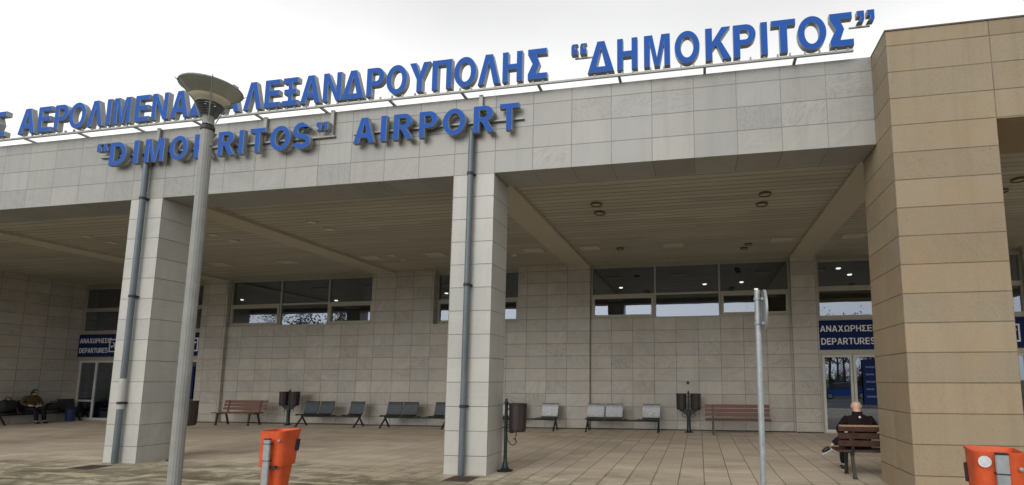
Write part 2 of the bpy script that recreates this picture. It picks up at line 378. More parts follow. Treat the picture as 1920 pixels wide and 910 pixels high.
# ------------------------------------------------------------------ lettering
def ell(cx, cy, rx, ry, a0=0, a1=360, n=28):
    return [(cx + rx*math.cos(R(a0 + (a1-a0)*i/n)), cy + ry*math.sin(R(a0 + (a1-a0)*i/n))) for i in range(n + (0 if abs(a1-a0) == 360 else 1))]
def stroke(pts, w):
    P = [Vector((p[0], p[1])) for p in pts]; L, Q = [], []
    for i, p in enumerate(P):
        if i == 0: n = (P[1]-p).normalized(); k = 1
        elif i == len(P)-1: n = (p-P[i-1]).normalized(); k = 1
        else:
            a, b = (p-P[i-1]).normalized(), (P[i+1]-p).normalized(); n = (a+b).normalized(); k = 1/max(.5, n.dot(a))
        nn = Vector((-n.y, n.x))*(w/2*k); L.append(tuple(p+nn)); Q.append(tuple(p-nn))
    return L + Q[::-1]
def glyph(ch, b=.2):
    """outlines on a 1-high em, returned with the natural width; b = stem"""
    h = b*.86
    lat = {'A': 'Α', 'E': 'Ε', 'P': 'Ρ', 'O': 'Ο', 'I': 'Ι', 'M': 'Μ', 'N': 'Ν', 'H': 'Η', 'K': 'Κ', 'T': 'Τ', 'Y': 'Υ', 'X': 'Χ'}
    c = lat.get(ch, ch)
    if c == 'Ι': return [[(0, 0), (b, 0), (b, 1), (0, 1)]], b
    if c == 'Τ': W = .68; return [[(W/2-b/2, 0), (W/2+b/2, 0), (W/2+b/2, 1-h), (W, 1-h), (W, 1), (0, 1), (0, 1-h), (W/2-b/2, 1-h)]], W
    if c == 'Η': W = .74; return [[(0, 0), (b, 0), (b, .5-h/2), (W-b, .5-h/2), (W-b, 0), (W, 0), (W, 1), (W-b, 1), (W-b, .5+h/2), (b, .5+h/2), (b, 1), (0, 1)]], W
    if c == 'Ε': W = .66; return [[(0, 0), (W, 0), (W, h), (b, h), (b, .5-h/2+.02), (W-.05, .5-h/2+.02), (W-.05, .5+h/2+.02), (b, .5+h/2+.02), (b, 1-h), (W-.02, 1-h), (W-.02, 1), (0, 1)]], W
    if c == 'Ξ': W = .70; a = b*.42; q = W/2; return [[(0, 0), (W, 0), (W, h), (q+a, h), (q+a, .5-h/2), (W-.08, .5-h/2), (W-.08, .5+h/2), (q+a, .5+h/2), (q+a, 1-h), (W-.02, 1-h), (W-.02, 1), (.02, 1), (.02, 1-h), (q-a, 1-h), (q-a, .5+h/2), (.08, .5+h/2), (.08, .5-h/2), (q-a, .5-h/2), (q-a, h), (0, h)]], W
    if c == 'Λ': W = .78; return [[(0, 0), (b*1.02, 0), (W/2, .74), (W-b*1.02, 0), (W, 0), (W/2+b*.6, 1), (W/2-b*.6, 1)]], W
    if c == 'Α':
        W = .80; y0, y1 = .2, .2+h
        xl = lambda y: b*1.02 + (W/2 - b*1.02)*y/.78
        return [[(0, 0), (b*1.02, 0), (xl(y0), y0), (W-xl(y0), y0), (W-b*1.02, 0), (W, 0), (W/2+b*.6, 1), (W/2-b*.6, 1)],
                [(xl(y1), y1), (W/2, .78), (W-xl(y1), y1)]], W
    if c == 'Δ': W = .86; return [[(0, 0), (W, 0), (W/2+b*.55, 1), (W/2-b*.55, 1)], [(b*1.35, h), (W/2, .76), (W-b*1.35, h)]], W
    if c == 'Ν': W = .74; k = b*1.12; return [[(0, 0), (b*.94, 0), (b*.94, .66), (W-b, 0), (W, 0), (W, 1), (W-b*.94, 1), (W-b*.94, .34), (b, 1), (0, 1)]], W
    if c == 'Μ': W = .88; s_ = b*.92; return [[(0, 0), (s_, 0), (s_, .72), (W/2-b*.42, 0), (W/2+b*.42, 0), (W-s_, .72), (W-s_, 0), (W, 0), (W, 1), (W-b*1.35, 1), (W/2, .3), (b*1.35, 1), (0, 1)]], W
    if c == 'Κ': W = .78; return [[(0, 0), (b, 0), (b, .32), (.33, .46), (W-b*1.2, 0), (W, 0), (.46, .6), (W-.02, 1), (W-b*1.3, 1), (b, .58), (b, 1), (0, 1)]], W
    if c == 'Π': W = .74; return [[(0, 0), (b, 0), (b, 1-h), (W-b, 1-h), (W-b, 0), (W, 0), (W, 1), (0, 1)]], W
    if c == 'Υ': W = .76; return [[(W/2-b/2, 0), (W/2+b/2, 0), (W/2+b/2, .42), (W, 1), (W-b*1.15, 1), (W/2, .6), (b*1.15, 1), (0, 1), (W/2-b/2, .42)]], W
    if c == 'Χ': W = .76; k = b*1.2; return [[(0, 0), (k, 0), (W/2, .34), (W-k, 0), (W, 0), (W/2+k*.52, .51), (W-.02, 1), (W-k-.02, 1), (W/2, .69), (k+.02, 1), (.02, 1), (W/2-k*.52, .51)]], W
    if c == 'Σ': W = .68; return [[(0, 0), (W, 0), (W, h*1.05), (b*1.4, h*1.05), (W*.62, .51), (b*1.4, 1-h*1.05), (W-.02, 1-h*1.05), (W-.02, 1), (0, 1), (0, 1-h), (W*.62-b*1.2, .51), (0, h)]], W
    if c == 'Ο': W = .86; return [ell(W/2, .5, W/2, .51, n=40), ell(W/2, .5, W/2-b, .51-h, n=40)[::-1]], W
    if c == 'Ρ':
        W = .70; r = .30
        return [[(0, 0), (b, 0), (b, .36)] + ell(W-r*1.05, .68, r*1.05, .32, -90, 90, 16) + [(0, 1)],
                [(b, .36+h*.95)] + ell(W-r*1.05, .68, r*1.05-b, .32-h*.95, -90, 90, 14) + [(b, 1-h*.95)]], W
    if c == 'R':
        W = .76; r = .30; e = W-.05
        return [[(0, 0), (b, 0), (b, .40), (.30, .40), (W-b*1.2, 0), (W, 0), (W-.24, .42)] + ell(e-r*1.0, .71, r*1.0, .29, -62, 90, 16) + [(0, 1)],
                [(b, .40+h*.9)] + ell(e-r*1.0, .705, r-b, .305-h*.95, -90, 90, 14) + [(b, 1-h*.9)]], W
    if c == 'D':
        W = .76
        return [[(0, 0)] + ell(W-.42, .5, .42, .5, -90, 90, 20) + [(0, 1)], [(b, h)] + ell(W-.42, .5, .42-b, .5-h, -90, 90, 18) + [(b, 1-h)]], W
    if c == 'S':
        W = .70; q = h/2
        pts = ell(.36, .27, .26, .27-q, 190, 360, 14)[0:] + ell(.36, .27, .26, .235, 0, 60, 5)[1:] + ell(.34, .735, .25, .235, 240, 90, 14) + ell(.34, .735, .25, .265-q, 90, 15, 8)[1:]
        return [stroke(pts, h*1.05)], W
    if c == 'U':
        W = .74
        return [[(0, 1), (b, 1), (b, .38)] + ell(W/2, .38, W/2-b, .38-h, 180, 360, 16)[1:-1] + [(W-b, .38), (W-b, 1), (W, 1), (W, .36)] + ell(W/2, .36, W/2, .37, 0, -180, 20)[1:-1] + [(0, .36)]], W
    if c == 'Ω':
        W = .82; q = h/2
        pts = [(0, q), (.27, q), (.27, .14)] + ell(W/2, .58, W/2-b/2-.02, .42-q, 235, -55, 26) + [(W-.27, .14), (W-.27, q), (W, q)]
        return [stroke(pts, h)], W
    if c in '“”':
        def comma(x): return [(x, .66), (x+.17, .66), (x+.2, .74), (x+.2, 1), (x, 1), (x, .83), (x+.09, .83), (x+.08, .74)]
        L = [comma(0), comma(.27)]
        if c == '“': L = [[(.47-p[0], 1.66-p[1]) for p in l] for l in L]
        return L, .47
    raise ValueError(ch)

def letter_mesh(ch, width, height, depth, mats, b=.2, bevel=0.0):
    loops, W = glyph(ch, b)
    cu = bpy.data.curves.new('letter_outline', 'CURVE'); cu.dimensions = '2D'; cu.fill_mode = 'BOTH'
    cu.extrude = max(depth/2 - bevel, .0005); cu.bevel_depth = bevel; cu.bevel_resolution = 0; cu.offset = -bevel
    for lp in loops:
        sp = cu.splines.new('POLY'); sp.points.add(len(lp)-1); sp.use_cyclic_u = True
        for p, q in zip(sp.points, lp): p.co = (q[0]*width/W, q[1]*height, 0, 1)
    o = bpy.data.objects.new('letter_outline', cu); COL.objects.link(o); bpy.context.view_layer.update()
    me = bpy.data.meshes.new_from_object(o.evaluated_get(bpy.context.evaluated_depsgraph_get()))
    bpy.data.objects.remove(o)
    # stand it up: text plane xz, front towards -y, front face at y = 0
    me.transform(Matrix.Translation((0, depth/2, 0)) @ Matrix.Rotation(R(90), 4, 'X'))
    me.materials.clear()
    for q in mats: me.materials.append(q)
    for p in me.polygons:
        p.material_index = 0 if p.normal.y < -.95 else (2 if (len(mats) > 2 and p.normal.y < -.2) else (1 if len(mats) > 1 else 0)); p.use_smooth = False
    return me
def text_run(s, x, z, height, y, depth, mat, x_end, b=.17):
    """a line of lettering as one list of (mesh, location)"""
    ws = [glyph(c, b)[1] if c != ' ' else .35 for c in s]; gap = .12
    tot = sum(ws) + gap*(len(ws)-1); k = (x_end - x)/tot; out = []
    for c, wd in zip(s, ws):
        if c != ' ': out.append((letter_mesh(c, wd*k, height, depth, [mat], b), (x, y, z)))
        x += (wd + gap)*k
    return out
def join_meshes(items, name, mat, parent, off):
    bm = bmesh.new()
    for me, loc in items:
        me.transform(Matrix.Translation(Vector(loc) - Vector(off))); bm.from_mesh(me); bpy.data.meshes.remove(me)
    me = bpy.data.meshes.new(name); bm.to_mesh(me); bm.free(); me.materials.append(mat)
    return link(name, me, parent)

# ================================================================== the ground
def structure(o): o['kind'] = 'structure'; return o
mb = MB(); mb.box(-1500, 1500, -1500, 1500, -.30, -.14); structure(mb.build('ground', M['grass']))
mb = MB(); mb.box(-400, 400, -11.5, 2.449, -.139, -.13); structure(mb.build('road', M['asphalt']))
mb = MB(); mb.box(-400, 400, -30, -13.2, -.139, -.128); structure(mb.build('car_park', M['asphalt']))
mb = MB()
for k in range(-60, 60): mb.box(k*6, k*6+3, -4.6, -4.48, -.1295, -.125)
structure(mb.build('road_markings', M['paint']))
mb = MB()
for k in range(-120, 120): mb.box(k*1.0+.004, k*1.0+.996, 2.45, 2.598, -.3, 0, .012)
structure(mb.build('kerb', M['kerb']))
mb = MB()
for k in range(-120, 120): mb.box(k*1.0+.004, k*1.0+.996, -11.65, -11.5, -.3, 0, .012)
structure(mb.build('kerb', M['kerb']))
mb = MB(); mb.box(-120, 120, 2.6, 16.50, -.25, 0); structure(mb.build('pavement', M['floor']))

# ================================================================== the terminal
yF, yI, yG, yW, zT, zB, zC = 8.225, 8.897, 7.626, 16.35, 6.765, 5.288, 5.46
TO = (-4.0, 12.0, 0.0)
T = thing('airport_terminal', 'long pale marble airport terminal with a deep columned porch and a beige stone portal', 'airport building', TO)
def part(mb_, name, mats, parent=None, smooth=False, label=None):
    o = mb_.build(name, mats, parent or T, TO, smooth)
    if label: o['label'] = label
    return o
mb = MB(); mb.box(-32, 2.832, yF, yI, zB, zT); part(mb, 'fascia', M['marble'])
mb = MB(); mb.box(-32, 2.83, yF+.02, yI+.01, zT, zT+.010); part(mb, 'coping', M['roof'])
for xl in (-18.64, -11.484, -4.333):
    mb = MB(); mb.box(xl, xl+.785, yF, yI, 0, zB); part(mb, 'column', M['column_marble_lit'])
mb = MB(); mb.box(2.832, 4.213, yG, yI, 0, 5.269); mb.box(2.832, 14, yG, yI, 5.269, 6.762); mb.box(9.85, 11.23, yG, yI, 0, 5.269)
part(mb, 'portal', M['beige'], label='beige stone portal framing the right-hand porch bay')
mb = MB(); mb.box(2.825, 14, yG-.012, yI+.01, 6.762, 6.785); part(mb, 'portal_coping', M['flash'])
# porch ceiling, beams running back from each column
mb = MB(); mb.box(-32, 14, yI, 16.9, zC+.02, zC+.12); part(mb, 'ceiling', M['slats'])
for x0 in (-18.6, -11.44, -4.283, 2.87):
    mb = MB(); mb.box(x0, x0+.70, yI+.002, yW, zC-.055, zC+.0195); part(mb, 'beam', M['beam'])
for x0, y0 in ((-3.40, 14.1), (-.95, 14.2), (2.05, 14.15), (-5.1, 14.0), (-8.3, 14.0), (-10.5, 14.0), (3.9, 14.1), (-13.6, 14.1), (-16.1, 14.0)):
    mb = MB(); mb.box(x0, x0+.58, y0, y0+.4, zC-.008, zC+.0195, .004); part(mb, 'ceiling_hatch', M['panelbeige'])
for x, y, r in [(-2.168, 10.643, .13), (-2.21, 11.224, .13), (1.436, 10.635, .13), (1.444, 11.262, .13), (-2.228, 14.5, .11), (1.467, 14.65, .11), (1.39, 15.1, .11),
                (-9.337, 10.669, .13), (-9.325, 11.262, .13), (-9.389, 14.074, .11), (-9.387, 14.653, .11), (-12.77, 11.18, .13), (-12.77, 11.78, .13), (-5.6, 14.7, .11),
                (-16.3, 10.7, .13), (-16.3, 11.3, .13), (6.2, 10.7, .13), (6.2, 11.3, .13)]:
    mb = MB(); mb.lathe([(r, zC+.0195), (r, zC-.02), (r-.02, zC-.024), (r-.022, zC-.002)], (x, y), 24, cap=False)
    ring = part(mb, 'downlight', M['panelbeige'] if x < -5 else M['ring'], smooth=True)
    mb = MB(); mb.lathe([(.0, zC-.012), (r-.05, zC-.010), (r-.022, zC-.002), (r-.022, zC+.0185)], (x, y), 24, cap=False); part(mb, 'lens', M['lampwhite'] if x < -5 else M['bulb'], ring, True)
# back wall of the porch: piers and the panels between them
for a, b_, y_, z_ in ((-18.9, -17.77, 0, zC+.02), (-11.634, -9.206, 0, zC+.02), (-6.07, -3.548, 0, zC+.02), (2.886, 3.655, 0, zC+.02), (9.40, 14, 0, zC+.02),
                      (-17.77, -11.634, .12, 3.60), (-9.206, -6.07, 0, 3.55), (-3.548, 2.886, .12, 3.60)):
    mb = MB(); mb.box(a, b_, yW+y_, 16.9, 0, z_); part(mb, 'porch_wall', M['wall_marble'])
mb = MB(); mb.box(-25.2, -24.73, yI, 16.9, 0, zC+.02); part(mb, 'side_wall', M['wall_marble'])
mb = MB()
for a, b_ in ((-18.9, -17.77), (-11.634, -9.206), (-9.206, -6.07), (-6.07, -3.548), (2.886, 3.655)): mb.box(a+.002, b_-.002, yW-.006, yW, 0, .035)
for a, b_ in ((-17.77, -11.634), (-3.548, 2.886)): mb.box(a+.002, b_-.002, yW+.112, yW+.12, 0, .035)
part(mb, 'skirting', M['black'])
# interior seen through the glass
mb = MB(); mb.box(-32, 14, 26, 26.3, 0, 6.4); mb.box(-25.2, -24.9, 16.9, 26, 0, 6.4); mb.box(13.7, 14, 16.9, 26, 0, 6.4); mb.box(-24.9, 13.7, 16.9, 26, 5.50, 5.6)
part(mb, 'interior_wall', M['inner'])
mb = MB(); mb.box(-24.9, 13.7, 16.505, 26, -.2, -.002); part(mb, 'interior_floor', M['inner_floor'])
mb = MB(); mb.box(-32, 14, yI, 26.3, 6.25, 6.4); mb.box(-32, -31.7, yI, 26.3, 0, 6.25); part(mb, 'roof', M['roof'])
for x, y in [(.3, 20.8), (1.75, 20.6), (2.5, 22.3), (4.0, 20.2), (5.6, 19.8), (4.9, 18.6), (-17.6, 22), (-16.4, 23), (-14.6, 21.2), (-24, 20.0), (-22, 21), (-11.2, 21), (-9, 22), (-3.2, 21), (-21, 19.2)]:
    mb = MB(); mb.lathe([(.0, 5.468), (.07, 5.468), (.085, 5.497)], (x, y), 16, cap=False); part(mb, 'interior_lamp', M['light_on'])

# windows and entrances
def window(x0, x1, z0, z1, y, mulls, zt, sashes):
    """frame in front of real panes; sash = opening light with its own thicker frame"""
    f = .06; mb = MB(); fy0, fy1 = y, y+.08
    mb.box(x0, x1, fy0, fy1, z1-f, z1, .004); mb.box(x0, x1, fy0, fy1, z0, z0+f*.9, .004)
    xs = [x0] + list(mulls) + [x1]
    mb.box(x0, x0+f, fy0+.001, fy1-.001, z0+f*.9, z1-f, .004); mb.box(x1-f, x1, fy0+.001, fy1-.001, z0+f*.9, z1-f, .004)
    for q in mulls: mb.box(q-f/2, q+f/2, fy0+.001, fy1-.001, z0+f*.9, z1-f, .004)
    fr = part(mb, 'window', M['frame'])
    mb = MB()
    for a, b_ in zip(xs, xs[1:]):
        mb.box(a+f/2, b_-f/2, fy0+.003, fy1-.003, zt-f/2, zt+f/2, .004)
    part(mb, 'transom', M['frame'], fr)
    for i, (a, b_) in enumerate(zip(xs, xs[1:])):
        mb = MB(); mb.box(a+f*.45, b_-f*.45, y+.045, y+.055, zt+.02, z1-.02); part(mb, 'pane', M['glass'], fr)
        lo = z0+.02; hi = zt-.02; ix0, ix1 = a+f*.45, b_-f*.45
        if i in sashes:
            s = .085; mb = MB(); A, B, C, D = a+f*.5+.01, b_-f*.5-.01, z0+f*.9+.005, zt-f/2-.005
            mb.box(A, B, y-.02, y+.06, D-s, D, .006); mb.box(A, B, y-.02, y+.06, C, C+s, .006)
            mb.box(A, A+s, y-.019, y+.059, C+s, D-s, .006); mb.box(B-s, B, y-.019, y+.059, C+s, D-s, .006)
            part(mb, 'sash', M['frame'], fr); ix0, ix1, lo, hi = A+s*.5, B-s*.5, C+s*.5, D-s*.5
        mb = MB(); mb.box(ix0, ix1, y+.045, y+.055, lo, hi); part(mb, 'pane', M['glass'], fr)
    return fr
window(-17.76, -11.64, 3.60, 5.40, yW+.14, (-15.54, -13.50), 4.43, (0, 2))
window(-3.54, 2.88, 3.60, 5.40, yW+.14, (-1.38, .70), 4.41, (0, 2))
window(-9.20, -6.076, 3.55, 5.40, yW+.22, (-7.64,), 4.42, (0, 1))
mb = MB()
for a, b_ in ((-17.77, -11.634), (-9.206, -6.07), (-3.548, 2.886)): mb.box(a+.001, b_-.001, yW+.16, 16.9, 5.40, zC+.02)
mb.box(3.656, 9.399, yW+.16, 16.9, 5.36, zC+.02); mb.box(-24.729, -18.901, yW+.16, 16.9, 5.36, zC+.02)
part(mb, 'window_head', M['frame'])

def entrance(x0, x1, flip):
    f = .075; y = yW+.10
    bays = [x0, x0+.95, x0+1.95, (x0+x1)/2, x1-1.95, x1-.95, x1]
    mb = MB()
    for z0, z1 in ((5.27, 5.36), (4.34, 4.49), (3.42, 3.57), (2.36, 2.505)): mb.box(x0, x1, y, y+.1, z0, z1, .005)
    zs = [(4.49, 5.27), (3.57, 4.34), (0.0, 2.36)]
    for a, b_ in zs:
        for q in (x0+f/2, (x0+x1)/2, x1-f/2): mb.box(q-f/2, q+f/2, y+.002, y+.098, a, b_, .004)
    fr = part(mb, 'glazed_entrance', M['frame'])
    mb = MB(); mb.box(x0+.01, x1-.01, y+.03, y+.09, 2.505, 3.42); part(mb, 'spandrel', M['frame'], fr)
    for a, b_ in zs[:2]:
        for p, q in ((x0+f, (x0+x1)/2-f/2), ((x0+x1)/2+f/2, x1-f)):
            mb = MB(); mb.box(p-.01, q+.01, y+.05, y+.06, a-.01, b_+.01); part(mb, 'pane', M['glass'], fr)
    for i, (a, b_) in enumerate(zip(bays, bays[1:])):
        a2 = a+(f if i in (0, 3) else .004); b2 = b_-(f if i in (5,) else f/2 if i == 2 else .004)
        if i == 3: a2 = a+f/2+.004
        s = .075; yy = y+.01 if i in (0, 5) else y-.035
        mb = MB(); mb.box(a2, b2, yy, yy+.07, 0.004, .10, .005); mb.box(a2, b2, yy, yy+.07, 2.28, 2.355, .005)
        mb.box(a2, a2+s, yy+.001, yy+.069, .10, 2.28, .005); mb.box(b2-s, b2, yy+.001, yy+.069, .10, 2.28, .005)
        if flip and i in (0, 5): mb.box(a2+s, b2-s, yy+.002, yy+.068, .73, .80, .005)
        lf = part(mb, 'sidelight' if i in (0, 5) else 'door', M['white_frame'], fr)
        # sub-parts cannot go deeper: the leaf's pane hangs on the entrance
        mb = MB(); mb.box(a2+s*.5, b2-s*.5, yy+.03, yy+.04, .05, 2.32); part(mb, 'pane', M['glass'], fr)
        if i in (2, 3):
            hx = b2-s/2 if i == 2 else a2+s/2
            mb = MB(); mb.tube([(hx, yy, .85), (hx, yy-.05, .87), (hx, yy-.05, 1.35), (hx, yy, 1.37)], .012, 8); part(mb, 'handle', M['galv'], fr, True)
    return fr
entrance(3.657, 9.398, False)
entrance(-24.728, -18.902, True)

# downpipes on the columns
def downpipe(x, sleeve):
    y = yF-.078; r = .052
    mb = MB(); pts = [(x, yF+.01, 6.12), (x, yF-.03, 6.11), (x, y, 6.04), (x, y, 5.9)]
    if sleeve:
        mb.tube(pts+[(x, y, 1.62)], r, 16); mb.tube([(x, y, 1.03), (x, y, .01)], r*1.02, 16)
    else: mb.tube(pts+[(x, y, .01)], r, 16)
    p = part(mb, 'downpipe', M['pipe'], smooth=True)
    if sleeve:
        mb = MB(); mb.lathe([(.0545, 1.03), (.0565, 1.04), (.0565, 1.60), (.0545, 1.62)], (x, y), 18); part(mb, 'sleeve', M['pipe_white'], p, True)
    for z in ((5.27, 3.25, 1.15) if True else ()):
        mb = MB(); mb.lathe([(.053, z-.026), (.064, z-.024), (.064, z+.024), (.053, z+.026)], (x, y), 18); mb.box(x-.07, x+.07, yF-.03, yF-.002, z-.014, z+.014)
        part(mb, 'clamp', M['black'], p, True)
downpipe(-3.965, False); downpipe(-11.09, True)

# small dark fitting on the porch wall above the litter bins
mb = MB(); mb.lathe([(.035, 0), (.045, .01), (.045, .03), (.02, .045)], (0, 0), 14)
bmesh.ops.rotate(mb.bm, verts=mb.bm.verts[:], cent=(0, 0, 0), matrix=Matrix.Rotation(R(90), 3, 'X')); bmesh.ops.translate(mb.bm, verts=mb.bm.verts[:], vec=(-.352, yW+.12, 1.5))
part(mb, 'wall_fitting', M['black'], smooth=True)

# ================================================================== signs
yS = yF-.15
SO = (-6.0, yS, 6.765)
S1 = thing('rooftop_sign', 'long row of big blue Greek letters on a rail above the roof edge', 'sign', SO)
def spart(mb_, name, mat, root, off, smooth=False): return mb_.build(name, mat, root, off, smooth)
mb = MB(); mb.box(-24, 2.53, yS+.0, yS+.034, 6.796, 6.838, .006); spart(mb, 'rail', M['ret'], S1, SO)
x = -23.1
while x < 2.4:
    mb = MB(); mb.bar((x, yS+.03, 6.815), (x, yF+.50, 6.800), .045, .035); mb.box(x-.05, x+.05, yF+.40, yF+.56, 6.7755, 6.786); spart(mb, 'strut', M['ret'], S1, SO); x += 1.456
row = [('Σ', -15.236, -14.84), ('Α', -14.475, -14.01), ('Ε', -13.95, -13.58), ('Ρ', -13.50, -13.13), ('Ο', -13.11, -12.66), ('Λ', -12.62, -12.21), ('Ι', -12.13, -12.01), ('Μ', -11.945, -11.51), ('Ε', -11.40, -11.04), ('Ν', -10.98, -10.58), ('Α', -10.51, -10.07), ('Σ', -10.03, -9.65),
       ('Α', -9.33, -8.87), ('Λ', -8.78, -8.36), ('Ε', -8.30, -7.95), ('Ξ', -7.905, -7.55), ('Α', -7.50, -7.06), ('Ν', -7.005, -6.61), ('Δ', -6.60, -6.125), ('Ρ', -6.08, -5.71), ('Ο', -5.67, -5.24), ('Υ', -5.20, -4.78), ('Π', -4.74, -4.345), ('Ο', -4.305, -3.87), ('Λ', -3.84, -3.42), ('Η', -3.37, -2.995), ('Σ', -2.895, -2.535),
       ('“', -2.10, -1.825), ('Δ', -1.804, -1.335), ('Η', -1.285, -.93), ('Μ', -.82, -.376), ('Ο', -.30, .12), ('Κ', .212, .633), ('Ρ', .667, 1.033), ('Ι', 1.105, 1.217), ('Τ', 1.275, 1.66), ('Ο', 1.685, 2.13), ('Σ', 2.18, 2.535), ('”', 2.596, 2.861)]
for ch, a, b_ in row:
    me = letter_mesh(ch, b_-a, .575, .105, [M['blue'], M['ret'], M['trim']], .215, .006)
    link('letter', me, S1, loc=(a-SO[0], yS-.03-SO[1], 6.886-SO[2]))
    w_ = b_-a
    if ch in '“”':
        mb = MB(); mb.box(a-.10 if ch == '”' else a+.05, b_-.05 if ch == '”' else b_+.10, yS+.06, yS+.085, 7.235, 7.255); spart(mb, 'bracket', M['ret'], S1, SO)
    else:
        for q in ((.25, .75) if w_ > .2 else (.5,)):
            mb = MB(); mb.box(a+w_*q-.014, a+w_*q+.014, yS+.004, yS+.03, 6.838, 6.889); spart(mb, 'bracket', M['ret'], S1, SO)
SO2 = (-7.7, yF, 6.0)
S2 = thing('fascia_sign', 'blue Latin letters spelling the airport name, fixed to the marble fascia', 'sign', SO2)
mb = MB(); mb.box(-12.35, -6.8, yF-.05, yF-.002, 6.235, 6.265); mb.box(-6.4, -3.0, yF-.05, yF-.002, 6.235, 6.265); spart(mb, 'rail', M['ret'], S2, SO2)
for x in (-10.912, -8.362, -6.866, -3.822):
    mb = MB(); mb.box(x-.035, x+.035, yF-.056, yF-.016, 6.268, 6.772); spart(mb, 'post', M['ret'], S2, SO2)
row2 = [('“', -12.303, -12.02), ('D', -11.965, -11.54), ('I', -11.36, -11.24), ('M', -11.08, -10.61), ('O', -10.47, -10.03), ('K', -9.88, -9.44), ('R', -9.32, -8.93), ('I', -8.84, -8.725), ('T', -8.59, -8.24), ('O', -8.125, -7.675), ('S', -7.62, -7.245), ('”', -7.12, -6.87),
        ('A', -6.315, -5.875), ('I', -5.755, -5.635), ('R', -5.495, -5.095), ('P', -4.975, -4.61), ('O', -4.51, -4.06), ('R', -3.912, -3.51), ('T', -3.415, -3.055)]
for ch, a, b_ in row2:
    me = letter_mesh(ch, b_-a, .50, .09, [M['blue'], M['ret'], M['trim']], .215, .006)
    link('letter', me, S2, loc=(a-SO2[0], yS-SO2[1], 0.0))

def plane_icon(cx, cz, s, y):
    """white framed square with a climbing aircraft"""
    items = []
    mb = MB(); t = s*.09
    mb.box(cx-s/2, cx+s/2, y-.006, y, cz+s/2-t, cz+s/2); mb.box(cx-s/2, cx+s/2, y-.006, y, cz-s/2, cz-s/2+t)
    mb.box(cx-s/2, cx-s/2+t, y-.006, y, cz-s/2+t, cz+s/2-t); mb.box(cx+s/2-t, cx+s/2, y-.006, y, cz-s/2+t, cz+s/2-t)
    k = s*.36; P = [(-.95, -.45), (-.75, -.5), (-.35, -.22), (.1, -.02), (-.05, -.62), (.12, -.6), (.5, .16), (.85, .34), (1.0, .5), (.92, .6), (.7, .58), (.35, .42), (-.45, .75), (-.6, .68), (-.02, .2), (-.5, -.04), (-.85, .0), (-.98, -.05), (-.7, -.28)]
    mb.prism([(cx+p[0]*k, cz+p[1]*k) for p in P], 'xz', y-.006, y)
    return mb
def departures(x0, x1, tx0, tx1, icons, label):
    o = (x0, yW+.09, 2.51); t = thing('departures_sign', label, 'sign', o, group='departures signs above the entrances')
    mb = MB(); mb.box(x0, x1, yW+.05, yW+.094, 2.515, 3.41, .006); spart(mb, 'panel', M['navy'], t, o)
    join_meshes(text_run('ΑΝΑΧΩΡΗΣΕΙΣ', tx0, 3.06, .19, yW+.044, .006, M['white'], tx1+.14), 'lettering', M['white'], t, o)
    join_meshes(text_run('DEPARTURES', tx0+.02, 2.665, .20, yW+.044, .006, M['white'], tx1), 'lettering', M['white'], t, o)
    for cx in icons: spart(plane_icon(cx, 2.95, .52, yW+.05), 'pictogram', M['white'], t, o)
departures(3.66, 9.39, 3.70, 5.26, (5.75, 8.9), 'navy DEPARTURES panel over the entrance beside the seated man and beige pier')
departures(-24.72, -18.91, -24.66, -23.24, (-22.93, -19.24), 'navy DEPARTURES panel over the far left entrance behind the first column')
def poster(x0, x1, z0, z1, y, label):
    o = ((x0+x1)/2, y, z0); t = thing('door_poster', label, 'poster', o)
    mb = MB(); mb.box(x0, x1, y-.012, y, z0, z1, .003); spart(mb, 'board', M['navy'], t, o)
    pb = plain('poster_pale_blue', (.06, .11, .22), .5)
    for k in range(5):
        mb = MB(); mb.box(x0+.08, x0+.08+(x1-x0-.2)*(.5+.5*random.random()), y-.015, y-.0121, z1-.25-.22*k, z1-.20-.22*k); spart(mb, 'stripe', pb, t, o)
poster(4.85, 5.45, .85, 2.2, yW+.04, 'dark navy poster on the glass door beside the beige pier')
poster(-19.75, -19.05, .86, 2.1, yW+.06, 'blue poster on the glass between lamp post and first pier')

